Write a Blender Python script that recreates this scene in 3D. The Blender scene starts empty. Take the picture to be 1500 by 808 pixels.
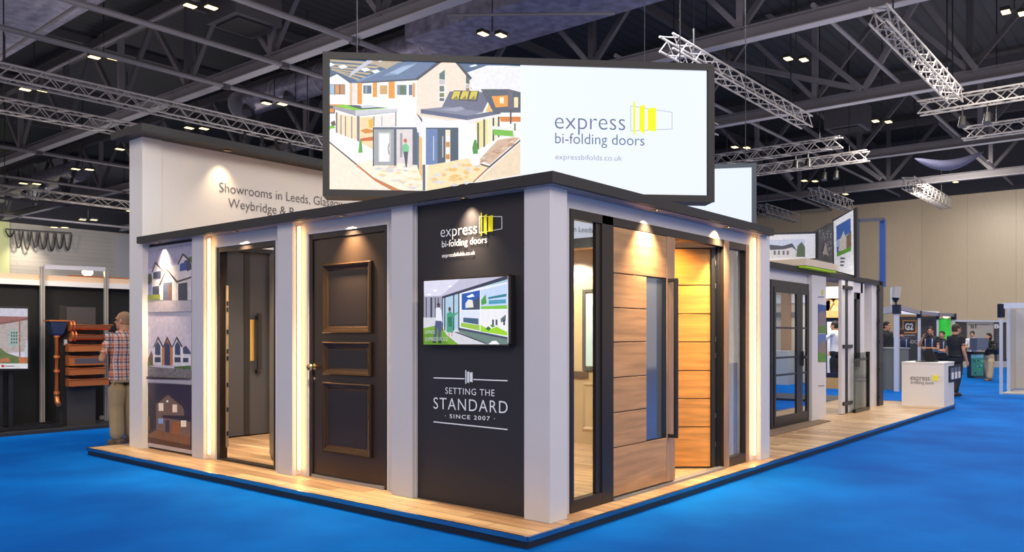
import bpy, bmesh, math, random
from mathutils import Vector, Matrix
random.seed(7)
S = bpy.context.scene
COL = S.collection
# ---------------------------------------------------------------- camera geometry (survey of the place)
F, HX, HY, CAMH = 1187.0, 750.0, 489.0, 1.5
ANG = math.atan2(1187.0, 978.0)
FW = Vector((math.sin(ANG), math.cos(ANG), 0)); RT = Vector((math.cos(ANG), -math.sin(ANG), 0)); UP = Vector((0, 0, 1))
CAM = Vector((-4.418, -3.4987, CAMH))
def ray(px, py): return FW + RT*((px-HX)/F) - UP*((py-HY)/F)
def on(px, py, ax, val):
    r = ray(px, py); i = 'xyz'.index(ax); t = (val-CAM[i])/r[i]
    return CAM + r*t
def onp(px, py, pl):
    if isinstance(pl[0], str): return on(px, py, *pl)
    O, N = pl; r = ray(px, py); t = (O-CAM).dot(N)/r.dot(N)
    return CAM + r*t
def dep(px, py, t): return CAM + ray(px, py)*t
def plN(pl):
    N = Vector([(1 if 'xyz'[i] == pl[0] else 0) for i in range(3)]) if isinstance(pl[0], str) else pl[1].normalized()
    return N
def facing(N, P): return N if N.dot(CAM-P) > 0 else -N
# ---------------------------------------------------------------- colours and materials
def lin(c):
    c = c/255.0
    return c/12.92 if c <= .04045 else ((c+.055)/1.055)**2.4
def rgb(t, k=1.0): return (lin(t[0])*k, lin(t[1])*k, lin(t[2])*k, 1)
MATS = {}
def mat(name, col, rough=.5, metal=0, emit=0, noise=0, nscale=8, alpha=None, trans=0, spec=.5, bump=0, bscale=60):
    if name in MATS: return MATS[name]
    m = bpy.data.materials.new(name); m.use_nodes = True; nt = m.node_tree
    b = nt.nodes['Principled BSDF']; c = rgb(col)
    b.inputs['Base Color'].default_value = c; b.inputs['Roughness'].default_value = rough
    b.inputs['Metallic'].default_value = metal; b.inputs['Specular IOR Level'].default_value = spec
    if trans: b.inputs['Transmission Weight'].default_value = trans
    if emit:
        b.inputs['Emission Color'].default_value = c; b.inputs['Emission Strength'].default_value = emit
    if noise or bump:
        tc = nt.nodes.new('ShaderNodeTexCoord'); n = nt.nodes.new('ShaderNodeTexNoise')
        n.inputs['Scale'].default_value = nscale; n.inputs['Detail'].default_value = 5
        nt.links.new(tc.outputs['Object'], n.inputs['Vector'])
        if noise:
            mx = nt.nodes.new('ShaderNodeMix'); mx.data_type = 'RGBA'
            mx.inputs[6].default_value = tuple(x*(1-noise) for x in c[:3])+(1,)
            mx.inputs[7].default_value = tuple(min(1, x*(1+noise)) for x in c[:3])+(1,)
            nt.links.new(n.outputs['Fac'], mx.inputs[0]); nt.links.new(mx.outputs[2], b.inputs['Base Color'])
        if bump:
            n2 = nt.nodes.new('ShaderNodeTexNoise'); n2.inputs['Scale'].default_value = bscale
            nt.links.new(tc.outputs['Object'], n2.inputs['Vector'])
            bp = nt.nodes.new('ShaderNodeBump'); bp.inputs['Strength'].default_value = bump; bp.inputs['Distance'].default_value = .01
            nt.links.new(n2.outputs['Fac'], bp.inputs['Height']); nt.links.new(bp.outputs['Normal'], b.inputs['Normal'])
    MATS[name] = m; return m
def glass(name, tint=(235, 240, 245), refl=.10):
    if name in MATS: return MATS[name]
    m = bpy.data.materials.new(name); m.use_nodes = True; nt = m.node_tree; nt.nodes.clear()
    o = nt.nodes.new('ShaderNodeOutputMaterial'); t = nt.nodes.new('ShaderNodeBsdfTransparent'); g = nt.nodes.new('ShaderNodeBsdfGlossy')
    t.inputs[0].default_value = rgb(tint); g.inputs['Roughness'].default_value = .02
    fr = nt.nodes.new('ShaderNodeLayerWeight'); fr.inputs['Blend'].default_value = .08
    mul = nt.nodes.new('ShaderNodeMath'); mul.operation = 'ADD'; mul.inputs[1].default_value = refl*.3; mul.use_clamp = True
    mx = nt.nodes.new('ShaderNodeMixShader')
    ge = nt.nodes.new('ShaderNodeNewGeometry'); bf = nt.nodes.new('ShaderNodeMath'); bf.operation = 'SUBTRACT'; bf.inputs[0].default_value = 1; nt.links.new(ge.outputs['Backfacing'], bf.inputs[1]); mu2 = nt.nodes.new('ShaderNodeMath'); mu2.operation = 'MULTIPLY'; nt.links.new(fr.outputs['Fresnel'], mul.inputs[0]); nt.links.new(mul.outputs[0], mu2.inputs[0]); nt.links.new(bf.outputs[0], mu2.inputs[1]); nt.links.new(mu2.outputs[0], mx.inputs[0])
    nt.links.new(t.outputs[0], mx.inputs[1]); nt.links.new(g.outputs[0], mx.inputs[2]); nt.links.new(mx.outputs[0], o.inputs[0])
    MATS[name] = m; return m
def planks(name, c1, c2, cm, rot, sx, sy, rough=.4, grain=.25, gap=.006, zrot=None):
    if name in MATS: return MATS[name]
    m = bpy.data.materials.new(name); m.use_nodes = True; nt = m.node_tree; b = nt.nodes['Principled BSDF']; L = nt.links.new
    tc = nt.nodes.new('ShaderNodeTexCoord'); mp = nt.nodes.new('ShaderNodeMapping'); mp.inputs['Rotation'].default_value = rot
    if zrot is None: L(tc.outputs['Object'], mp.inputs['Vector'])
    else:
        m0 = nt.nodes.new('ShaderNodeMapping'); m0.inputs['Rotation'].default_value = (0, 0, zrot); L(tc.outputs['Object'], m0.inputs['Vector']); L(m0.outputs[0], mp.inputs['Vector'])
    br = nt.nodes.new('ShaderNodeTexBrick'); br.inputs['Color1'].default_value = rgb(c1); br.inputs['Color2'].default_value = rgb(c2)
    br.inputs['Mortar'].default_value = rgb(cm); br.inputs['Scale'].default_value = 1; br.inputs['Mortar Size'].default_value = gap
    br.inputs['Brick Width'].default_value = sx; br.inputs['Row Height'].default_value = sy; br.offset = .37; br.inputs['Bias'].default_value = 0
    L(mp.outputs[0], br.inputs['Vector'])
    st = nt.nodes.new('ShaderNodeMapping'); st.inputs['Scale'].default_value = (1.1, 13, 13); L(mp.outputs[0], st.inputs['Vector'])
    n = nt.nodes.new('ShaderNodeTexNoise'); n.inputs['Scale'].default_value = 1.6; n.inputs['Detail'].default_value = 8; n.inputs['Distortion'].default_value = .25
    L(st.outputs[0], n.inputs['Vector'])
    mr = nt.nodes.new('ShaderNodeMapRange'); mr.inputs[1].default_value = .3; mr.inputs[2].default_value = .7
    mr.inputs[3].default_value = 1-grain; mr.inputs[4].default_value = 1+grain*.6; L(n.outputs['Fac'], mr.inputs[0])
    mx = nt.nodes.new('ShaderNodeMix'); mx.data_type = 'RGBA'; mx.blend_type = 'MULTIPLY'; mx.inputs[0].default_value = 1
    cc = nt.nodes.new('ShaderNodeCombineColor')
    for k in range(3): L(mr.outputs[0], cc.inputs[k])
    L(br.outputs['Color'], mx.inputs[6]); L(cc.outputs[0], mx.inputs[7]); L(mx.outputs[2], b.inputs['Base Color'])
    b.inputs['Roughness'].default_value = rough
    MATS[name] = m; return m
def attr_mat(name, emit, lo=.86, hi=1.1):
    if name in MATS: return MATS[name]
    m = bpy.data.materials.new(name); m.use_nodes = True; nt = m.node_tree; b = nt.nodes['Principled BSDF']
    a = nt.nodes.new('ShaderNodeAttribute'); a.attribute_name = 'col'
    tc = nt.nodes.new('ShaderNodeTexCoord'); n = nt.nodes.new('ShaderNodeTexNoise'); n.inputs['Scale'].default_value = 22; n.inputs['Detail'].default_value = 6
    nt.links.new(tc.outputs['Object'], n.inputs['Vector'])
    mr = nt.nodes.new('ShaderNodeMapRange'); mr.inputs[1].default_value = .3; mr.inputs[2].default_value = .7; mr.inputs[3].default_value = lo; mr.inputs[4].default_value = hi
    nt.links.new(n.outputs['Fac'], mr.inputs[0])
    cc = nt.nodes.new('ShaderNodeCombineColor')
    for k in range(3): nt.links.new(mr.outputs[0], cc.inputs[k])
    mx = nt.nodes.new('ShaderNodeMix'); mx.data_type = 'RGBA'; mx.blend_type = 'MULTIPLY'; mx.inputs[0].default_value = 1
    nt.links.new(a.outputs['Color'], mx.inputs[6]); nt.links.new(cc.outputs[0], mx.inputs[7])
    nt.links.new(mx.outputs[2], b.inputs['Base Color']); b.inputs['Roughness'].default_value = .45
    if emit:
        b.inputs['Base Color'].default_value = (.02, .02, .02, 1)
        for l in list(b.inputs['Base Color'].links): nt.links.remove(l)
        nt.links.new(mx.outputs[2], b.inputs['Emission Color']); b.inputs['Emission Strength'].default_value = emit
    MATS[name] = m; return m
# ---------------------------------------------------------------- objects
ORG = {}
def tagp(o, label=None, cat=None, group=None, kind=None):
    if label:
        o['label'] = label
        if not kind: kind = 'thing'
    if cat: o['category'] = cat
    if group: o['group'] = group
    if kind: o['kind'] = kind
    return o
def thing(name, label, cat, loc, group=None):
    o = bpy.data.objects.new(name, None); COL.objects.link(o); o.location = loc; o.empty_display_size = .1
    ORG[o.name] = Vector(loc); return tagp(o, label, cat, group)
def orthobasis(d, up=UP):
    d = d.normalized()
    s = d.cross(up)
    if s.length < 1e-4: s = d.cross(Vector((1, 0, 0)))
    s.normalize(); u = s.cross(d).normalized(); return d, s, u
class MB:
    def __init__(s): s.bm = bmesh.new()
    def face(s, pts):
        return s.bm.faces.new([s.bm.verts.new(p) for p in pts])
    def obox(s, c, ax, ay, az, hx, hy, hz):
        c = Vector(c); v = []
        for i in (-1, 1):
            for j in (-1, 1):
                for k in (-1, 1): v.append(s.bm.verts.new(c+ax*(hx*i)+ay*(hy*j)+az*(hz*k)))
        for f in ((0, 1, 3, 2), (4, 6, 7, 5), (0, 4, 5, 1), (2, 3, 7, 6), (0, 2, 6, 4), (1, 5, 7, 3)): s.bm.faces.new([v[i] for i in f])
        return s
    def box(s, x0, x1, y0, y1, z0, z1):
        return s.obox(((x0+x1)/2, (y0+y1)/2, (z0+z1)/2), Vector((1, 0, 0)), Vector((0, 1, 0)), UP, abs(x1-x0)/2, abs(y1-y0)/2, abs(z1-z0)/2)
    def bar(s, p0, p1, w, h=None, up=UP):
        p0, p1 = Vector(p0), Vector(p1); d, sd, u = orthobasis(p1-p0, up)
        return s.obox((p0+p1)/2, d, sd, u, (p1-p0).length/2, w/2, (h or w)/2)
    def loft(s, rings, caps=True):
        R = [[s.bm.verts.new(p) for p in r] for r in rings]; n = len(R[0])
        for a, b in zip(R, R[1:]):
            for i in range(n): s.bm.faces.new([a[i], a[(i+1) % n], b[(i+1) % n], b[i]])
        if caps: s.bm.faces.new(R[0][::-1]); s.bm.faces.new(R[-1])
        return s
    def cyl(s, p0, p1, r0, r1=None, n=12):
        p0, p1 = Vector(p0), Vector(p1); d, a, b = orthobasis(p1-p0); r1 = r0 if r1 is None else r1
        return s.loft([[p+a*(r*math.cos(2*math.pi*i/n))+b*(r*math.sin(2*math.pi*i/n)) for i in range(n)] for p, r in ((p0, r0), (p1, max(r1, 1e-4)))])
    def tube(s, pts, r, n=8):
        pts = [Vector(p) for p in pts]; rs = r if isinstance(r, (list, tuple)) else [r]*len(pts); rings = []; prev = None
        for i, p in enumerate(pts):
            d = (pts[min(i+1, len(pts)-1)]-pts[max(i-1, 0)]).normalized()
            if prev is None: _, a, b = orthobasis(d)
            else:
                a = (prev-d*prev.dot(d)); a = a.normalized() if a.length > 1e-5 else orthobasis(d)[1]; b = d.cross(a)
            prev = a
            rings.append([p+a*(rs[i]*math.cos(2*math.pi*k/n))+b*(rs[i]*math.sin(2*math.pi*k/n)) for k in range(n)])
        return s.loft(rings)
    def lathe(s, prof, base, axis=UP, n=20):
        d, a, b = orthobasis(Vector(axis)); base = Vector(base)
        return s.loft([[base+d*h+a*(max(r, 1e-4)*math.cos(2*math.pi*i/n))+b*(max(r, 1e-4)*math.sin(2*math.pi*i/n)) for i in range(n)] for r, h in prof])
    def ball(s, c, r, n=14, m=9, axes=None):
        c = Vector(c); rx, ry, rz = (r, r, r) if not isinstance(r, (tuple, list)) else r
        X, Y, Z = axes or (Vector((1, 0, 0)), Vector((0, 1, 0)), UP); rings = []
        for j in range(1, m):
            t = math.pi*j/m
            rings.append([c+X*(rx*math.sin(t)*math.cos(2*math.pi*i/n))+Y*(ry*math.sin(t)*math.sin(2*math.pi*i/n))-Z*(rz*math.cos(t)) for i in range(n)])
        return s.loft(rings)
    def prism(s, pts, vec):
        vec = Vector(vec); a = [s.bm.verts.new(Vector(p)) for p in pts]; b = [s.bm.verts.new(Vector(p)+vec) for p in pts]; n = len(a)
        s.bm.faces.new(a[::-1]); s.bm.faces.new(b)
        for i in range(n): s.bm.faces.new([a[i], a[(i+1) % n], b[(i+1) % n], b[i]])
        return s
    def build(s, name, m, parent=None, bevel=0, smooth=False, loc=None):
        bmesh.ops.recalc_face_normals(s.bm, faces=s.bm.faces[:])
        me = bpy.data.meshes.new(name); s.bm.to_mesh(me); s.bm.free(); return meshobj(name, me, m, parent, bevel, smooth, loc)
def meshobj(name, me, m, parent=None, bevel=0, smooth=False, loc=None):
    if parent is not None: off = ORG[parent.name]
    elif loc is not None: off = Vector(loc)
    else:
        co = [v.co for v in me.vertices]
        off = Vector(((min(c.x for c in co)+max(c.x for c in co))/2, (min(c.y for c in co)+max(c.y for c in co))/2, min(c.z for c in co)))
    me.transform(Matrix.Translation(-off))
    o = bpy.data.objects.new(name, me); COL.objects.link(o)
    if m is not None: me.materials.append(m)
    if parent is not None: o.parent = parent
    else: o.location = off
    ORG[o.name] = off
    if smooth:
        me.polygons.foreach_set('use_smooth', [True]*len(me.polygons))
        if smooth != 'all':
            me.set_sharp_from_angle(angle=math.radians(40))
    if bevel:
        b = o.modifiers.new('edge', 'BEVEL'); b.width = bevel; b.segments = 2; b.limit_method = 'ANGLE'
    return o
def box(name, m, parent, *a, bevel=0): return MB().box(*a).build(name, m, parent, bevel)
def struct(name, m, mb):
    o = mb.build(name, m); o['kind'] = 'structure'; return o
# flat printed pictures: coloured polygons lying on one plane
class Pic:
    def __init__(s, pl, lift=.004): s.pl = pl; s.bm = bmesh.new(); s.cols = []; s.k = 0; s.lift = lift; s.gain = 1.0
    def crop(s, ox, oy, sc): s.o = (ox, oy, sc); return s
    def poly(s, col, *pts, k=1.0):
        ox, oy, sc = s.o; P = [onp(ox+x/sc, oy+y/sc, s.pl) for x, y in pts]; N = facing(plN(s.pl), P[0])
        z = s.lift+s.k*.00025; s.k += 1
        f = s.bm.faces.new([s.bm.verts.new(p+N*z) for p in P]); f.normal_update()
        if f.normal.dot(N) < 0: f.normal_flip()
        s.cols.append(rgb(col, k*s.gain)); return s
    def rect(s, col, x0, y0, x1, y1, k=1.0): return s.poly(col, (x0, y0), (x1, y0), (x1, y1), (x0, y1), k=k)
    def build(s, name, m, parent):
        me = bpy.data.meshes.new(name); s.bm.to_mesh(me); s.bm.free()
        ca = me.color_attributes.new('col', 'FLOAT_COLOR', 'CORNER')
        for p, c in zip(me.polygons, s.cols):
            for li in p.loop_indices: ca.data[li].color = c
        return meshobj(name, me, m, parent)
_H = {}
def glyph_mesh(s, weight, space):
    cu = bpy.data.curves.new('t', 'FONT'); cu.body = s; cu.size = 1; cu.offset = weight; cu.space_character = space; cu.resolution_u = 4
    o = bpy.data.objects.new('t', cu); me = bpy.data.meshes.new_from_object(o); bpy.data.objects.remove(o); bpy.data.curves.remove(cu); return me
def lettering(s, pl, p0, p1, cap, m, parent, weight=0.0, space=1.0, lift=.006, name='lettering', V=UP, italic=0):
    me = glyph_mesh(s, weight, space); hm = glyph_mesh('H', 0, 1); ch = max(v.co.y for v in hm.vertices)
    xs = [v.co.x for v in me.vertices]; x0, x1 = min(xs), max(xs)
    A, B = onp(*p0, pl), onp(*p1, pl); N = facing(plN(pl), A); U = (B-A); w = U.length; U.normalize()
    h = (onp(p0[0], p0[1]-cap, pl)-A).length; sx, sy = w/(x1-x0), h/ch; A = A+N*lift
    for v in me.vertices: v.co = A+U*((v.co.x-x0)*sx)+V*(v.co.y*sy)
    me.update()
    return meshobj(name, me, m, parent)
def cp_tree(o, loc, label=None, group=None):
    r = o.copy(); COL.objects.link(r); r.location = loc; ORG[r.name] = Vector(loc)
    if label: r['label'] = label
    for ch in o.children:
        c = ch.copy(); COL.objects.link(c); c.parent = r
        for g in ch.children:
            d = g.copy(); COL.objects.link(d); d.parent = c
    return r
# ---------------------------------------------------------------- material palette
WHITE = mat('white_paint', (205, 199, 200), .5, noise=.03, nscale=3)
TALLW = mat('warm_white_panel', (236, 228, 220), .55)
BLACKM = mat('satin_black', (30, 29, 31), .42)
FASC = mat('fascia_black', (32, 30, 32), .5)
GRAPH = mat('graphic_black', (36, 33, 38), .55, noise=.05)
DARKFR = mat('dark_bronze_frame', (48, 40, 36), .35, metal=.3)
BRONZE = mat('bronze_leaf', (56, 41, 30), .33, metal=.25, bump=.05, bscale=300)
ALU = mat('aluminium', (185, 185, 190), .3, metal=.9)
ALUD = mat('dull_aluminium', (150, 148, 150), .45, metal=.5)
TRIM = mat('nosing_metal', (170, 175, 185), .18, metal=1)
BRASS = mat('brass', (214, 190, 140), .2, metal=1)
LED = mat('led_strip', (255, 198, 112), .5, emit=9)
LENS = mat('lamp_lens', (255, 224, 170), .5, emit=14)
HALLL = mat('hall_lamp_lens', (255, 226, 160), .5, emit=2.6)
GLASS = glass('clear_glass'); RGLASS = glass('reflective_glass', (225, 232, 240), 1.1)
DECK = planks('oak_plank_floor', (222, 184, 138), (176, 134, 96), (128, 94, 64), (0, 0, math.pi/2), .85, .14, .36, .3)
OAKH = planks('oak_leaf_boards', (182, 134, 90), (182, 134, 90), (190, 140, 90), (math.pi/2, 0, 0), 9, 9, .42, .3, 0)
OAKLIT = planks('oak_warm_lit_boards', (222, 150, 72), (222, 150, 72), (190, 140, 90), (math.pi/2, 0, 0), 9, 9, .42, .3, 0, zrot=-math.atan2(.768, -.64))  # open leaf's oak: the warm inner light is put into its colour
OAKV = planks('oak_upright', (168, 128, 96), (160, 120, 90), (160, 120, 90), (0, math.pi/2, 0), 9, 9, .42, .3, 0)
CREAM = mat('pale_oak_paint', (214, 186, 140), .45, noise=.08, nscale=4)
WT = mat('white_print', (232, 226, 224), .6)
WTE = mat('lit_white_print', (225, 225, 228), .6, emit=.12)
DKT = mat('grey_print', (95, 92, 95), .7)
YEL = mat('yellow_print', (226, 214, 0), .5, emit=.15)
PRINT = attr_mat('printed_picture', 0)
SCREEN = attr_mat('lit_picture', 1.1, .96, 1.04); WLIT = attr_mat('lit_white', 1.12, 1, 1)
STEEL = mat('roof_steel', (104, 100, 106), .55, noise=.12, nscale=2)
STEELL = mat('roof_steel_flange', (150, 146, 152), .55, noise=.1, nscale=2)
STEELD = mat('roof_steel_dark', (62, 60, 66), .6)
LATT = mat('lattice_aluminium', (158, 152, 150), .45, metal=.3)
FOIL = mat('duct_foil', (142, 138, 160), .3, metal=.35, noise=.9, nscale=3, bump=.6, bscale=6)
NAVY = mat('navy_fabric', (22, 30, 52), .8)
# ================================================================ SETTING
def carpet():
    m = bpy.data.materials.new('blue_carpet'); m.use_nodes = True; nt = m.node_tree; b = nt.nodes['Principled BSDF']
    tc = nt.nodes.new('ShaderNodeTexCoord'); n = nt.nodes.new('ShaderNodeTexNoise'); n.inputs['Scale'].default_value = .9; n.inputs['Detail'].default_value = 8
    nt.links.new(tc.outputs['Object'], n.inputs['Vector'])
    r = nt.nodes.new('ShaderNodeValToRGB'); r.color_ramp.elements[0].color = rgb((0, 86, 170)); r.color_ramp.elements[1].color = rgb((0, 108, 196))
    r.color_ramp.elements[0].position = .35; r.color_ramp.elements[1].position = .7
    nt.links.new(n.outputs['Fac'], r.inputs[0]); nt.links.new(r.outputs[0], b.inputs['Base Color']); b.inputs['Roughness'].default_value = .75
    b.inputs['Specular IOR Level'].default_value = .05
    n2 = nt.nodes.new('ShaderNodeTexNoise'); n2.inputs['Scale'].default_value = 220; nt.links.new(tc.outputs['Object'], n2.inputs['Vector'])
    bp = nt.nodes.new('ShaderNodeBump'); bp.inputs['Strength'].default_value = .25; bp.inputs['Distance'].default_value = .01
    nt.links.new(n2.outputs['Fac'], bp.inputs['Height']); nt.links.new(bp.outputs[0], b.inputs['Normal']); return m
struct('floor', carpet(), MB().box(-12, 53, -14, 69, -.1, 0))
def panelled(name, c, cw, sx, sy, rot, rough=.5):
    return planks(name, c, tuple(int(x*.97) for x in c), cw, rot, sx, sy, rough, .06, .01)
struct('wall_right', panelled('beige_wall_panels', (196, 176, 148), (150, 134, 112), 30, 2.6, (0, math.pi/2, 0), .35), MB().box(52.5, 53, -14, 69, 0, 10.2))
struct('wall_left', panelled('grey_corrugated_wall', (176, 170, 168), (140, 134, 132), 30, .35, (math.pi/2, 0, 0)), MB().box(-12, 53, 68.5, 69, 0, 10.4))
struct('trim_1', mat('pale_green_panel', (190, 196, 150), .6), MB().box(14.5, 19.9, 68.3, 68.5, 0, 10.4))
struct('trim_2', mat('pale_grey_panel', (176, 176, 184), .6), MB().box(28.2, 38, 68.3, 68.5, 0, 10.2))
CEILM = planks('dark_roof_deck', (38, 38, 46), (32, 32, 40), (18, 18, 22), (0, 0, 0), 40, .45, .7, .1, .05)
struct('ceiling', CEILM, MB().box(-12, 53, -14, 69, 14, 14.2))
DKW = mat('dark_upper_wall', (40, 40, 50), .8)
struct('trim_3', DKW, MB().box(52.3, 53, -14, 69, 10.2, 14)); struct('trim_4', DKW, MB().box(-12, 53, 68.2, 69, 10.4, 14))
# ================================================================ STAND PLATFORM
ZP = .085
plat = thing('stand_platform', 'low oak-planked platform with black metal-nosed edge under the whole stand', 'platform', (3, 3, 0))
P1 = [(0, 0), (13.95, 0), (13.95, 2.2), (9.3, 2.2), (9.3, 7), (0, 7)]
def inset(P, d): return [(P[0][0]+d, P[0][1]+d), (P[1][0]-d, P[1][1]+d), (P[2][0]-d, P[2][1]-d), (P[3][0]-d, P[3][1]-d), (P[4][0]-d, P[4][1]-d), (P[5][0]+d, P[5][1]-d)]
MB().prism([(x, y, .03) for x, y in inset(P1, .012)], (0, 0, ZP-.03)).build('deck', DECK, plat)
MB().prism([(x, y, 0) for x, y in inset(P1, .01)], (0, 0, .05)).build('edge_skirt', BLACKM, plat)
t = MB()
for a, b in zip(P1, P1[1:]+P1[:1]):
    a, b = Vector((*a, 0)), Vector((*b, 0)); d = (b-a).normalized()
    t.bar(a+Vector((0, 0, ZP-.012)), b+Vector((0, 0, ZP-.012)), .02, .034)
t.build('edge_nosing', TRIM, plat)
# ================================================================ LEFT FACADE (plane x = XF)
XF, YF, ZT = .426, .123, 2.612
def Y(px, x=XF): return on(px, HY, 'x', x).y
def X(px, y): return on(px, HY, 'y', y).x
def Z(px, py, ax, v): return on(px, py, ax, v).z
def pillar(label, x0, x1, y0, y1, ledpos=None, group='white pillars of the stand'):
    p = thing('display_pillar', label, 'pillar', ((x0+x1)/2, (y0+y1)/2, ZP), group)
    box('shaft', WHITE, p, x0, x1, y0, y1, ZP, ZT, bevel=.004)
    if ledpos:
        (ax, ay, bx, by, nx, ny) = ledpos
        box('led_channel', ALU, p, ax-.004, bx+.004, ay-.004, by+.004, ZP+.05, ZT-.03)
        cxx, cyy = (ax+bx)/2+nx*.028, (ay+by)/2+ny*.028; MB().cyl((cxx, cyy, ZP+.055), (cxx, cyy, ZT-.035), .011, n=8).build('led_strip', LED, p, smooth=True)
    return p
RX = XF+.115
pillar('white corner pillar where the two fronts of the stand meet', XF, .645, YF, .374)
pillar('plain white pillar between the brown panelled door and the black graphic wall', XF, RX, 1.606, 1.875)
pillar('white pillar with glowing light strip left of the brown panelled door', XF, RX+.03, 3.334, 3.589, (XF+.055, 3.326, XF+.075, 3.334, 0, -1))
pillar('white pillar with glowing light strip right of the house photo panel', XF, RX+.03, 5.005, 5.257, (XF+.045, 4.997, XF+.065, 5.005, 0, -1))
pillar('white end pillar with glowing light strip at the far right of the oak doors', 4.364, 4.62, YF, .40, (4.356, YF+.055, 4.364, YF+.075, -1, 0))
# back walls in the bays: lintels and reveals around the doors
def surround(name, label, ax, v, thick, a0, a1, o0, o1, zo, ztop=ZT):
    r = MB()
    def bx(p0, p1, z0, z1):
        if p1-p0 < .004: return
        if ax == 'x': r.box(v, v+thick, p0, p1, z0, z1)
        else: r.box(p0, p1, v, v+thick, z0, z1)
    bx(a0, o0, ZP, ztop); bx(o1, a1, ZP, ztop); bx(o0, o1, zo, ztop)
    o = r.build(name, WHITE); return tagp(o, label, 'wall panel')
D1 = (Y(406, .53), Y(318.5, .53)); D2 = (Y(569.5, .53), Y(453.5, .53))
ZD1 = Z(319, 362.6, 'x', .53); ZD2 = Z(453.5, 343.5, 'x', .53)
surround('door_surround', 'white panel framing the open dark doorway on the left front', 'x', .53, .12, 3.589, 5.005, D1[0], D1[1], ZD1)
surround('door_surround', 'white panel framing the brown panelled door', 'x', .53, .12, 1.875, 3.334, D2[0], D2[1], ZD2)
def casing(t_, x, y0, y1, z1, w=.018):
    c = MB(); c.box(x-.02, x, y0-w, y0, ZP, z1+w); c.box(x-.02, x, y1, y1+w, ZP, z1+w); c.box(x-.02, x, y0, y1, z1, z1+w)
    return c.build('casing', WHITE, t_)
# ---------------- door 1: open doorway
d1 = thing('entrance_door', 'dark entrance door standing open inward in the left doorway', 'door', (.6, (D1[0]+D1[1])/2, ZP))
fr = MB(); y0, y1 = D1; fw = .055
fr.box(.525, .62, y0, y0+fw, ZP, ZD1); fr.box(.525, .62, y1-fw, y1, ZP, ZD1); fr.box(.525, .62, y0+fw, y1-fw, ZD1-fw, ZD1); fr.box(.525, .62, y0+fw, y1-fw, ZP, ZP+.02)
fr.build('door_frame', DARKFR, d1); casing(d1, .53, y0, y1, ZD1)
h = Vector((.60, y0+fw+.01, 0)); dv = Vector((.50, .866, 0)); nn = Vector((-.866, .50, 0)); L = y1-y0-2*fw-.02
lf = MB(); lf.obox(h+dv*L/2+Vector((0, 0, (ZP+ZD1-fw+.02)/2)), dv, nn, UP, L/2, .032, (ZD1-fw-ZP-.03)/2); leaf = lf.build('door_leaf', DARKFR, d1, bevel=.003)
e = MB(); e.obox(h+dv*(L+.003)+Vector((0, 0, 1.35)), dv, nn, UP, .003, .012, .75); e.build('edge_reflection', mat('violet_reflection', (82, 74, 150), .4), leaf)  # LED reflection on the leaf edge, painted as a violet strip
k = MB(); k.box(.60, .628, y1-fw-.012, y1-fw, .22, 2.05); kp = k.build('keep_strip', mat('pale_brass', (222, 190, 150), .35, metal=.6), d1)
k = MB()
for z in (.35, .62, .9, 1.2, 1.28, 1.5, 1.75, 1.82): k.box(.603, .624, y1-fw-.015, y1-fw-.012, z, z+.05)
k.build('keep_slot', BLACKM, kp)
# ---------------- door 2: brown panelled door
d2 = thing('entrance_door', 'closed dark brown entrance door with three raised moulded panels and round knob', 'door', (.6, (D2[0]+D2[1])/2, ZP))
y0, y1 = D2; fr = MB()
fr.box(.525, .62, y0, y0+.05, ZP, ZD2); fr.box(.525, .62, y1-.05, y1, ZP, ZD2); fr.box(.525, .62, y0+.05, y1-.05, ZD2-.055, ZD2)
fr.build('door_frame', DARKFR, d2, bevel=.003); casing(d2, .53, y0, y1, ZD2)
box('threshold', ALUD, d2, .515, .62, y0+.05, y1-.05, ZP, ZP+.03)
leaf = box('door_leaf', BRONZE, d2, .54, .60, y0+.056, y1-.056, ZP+.035, ZD2-.061, bevel=.004)
def moulding(pl0, pl1, zb, zt, x=.54):
    a0, a1 = Y(pl1, x), Y(pl0, x); prof = [(0, 0), (0, -.022), (.012, -.034), (.028, -.030), (.036, -.018), (.055, -.012), (.072, .004), (.086, .006)]
    rings = [[(x+q, a0+d, zb+d), (x+q, a1-d, zb+d), (x+q, a1-d, zt-d), (x+q, a0+d, zt-d)] for d, q in prof]
    m_ = MB(); m_.loft([[Vector(p) for p in r] for r in rings], caps=False)
    return m_.build('panel_moulding', mat('bronze_moulding', (72, 50, 30), .24, metal=.5), leaf), (a0+.084, a1-.084, zb+.084, zt-.084)
for (py0, py1) in ((387.5, 488), (500, 548), (558.4, 660)):
    zt_, zb_ = Z(475, py0, 'x', .54), Z(475, py1, 'x', .54)
    _, (a0, a1, b0, b1) = moulding(475, 546, zb_, zt_)
    f = MB(); f.box(.5385, .545, a0, a1, b0, b1); f.build('field_panel', mat('dark_field', (42, 31, 26), .42, metal=.1), leaf)
ky, kz = Y(461, .54), Z(461, 537, 'x', .54)
kb = MB(); kb.lathe([(.001, 0), (.034, 0), (.034, .008), (.014, .012), (.012, .04), (.03, .048), (.036, .06), (.03, .075), (.001, .08)], (.54, ky, kz), Vector((-1, 0, 0)), 24)
kb.build('door_knob', BRASS, d2, smooth=True)
kb = MB(); kb.lathe([(.001, 0), (.016, 0), (.016, .006), (.001, .007)], (.54, ky, kz-.12), Vector((-1, 0, 0)), 16); kb.build('keyhole_cover', BRASS, d2, smooth=True)
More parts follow.
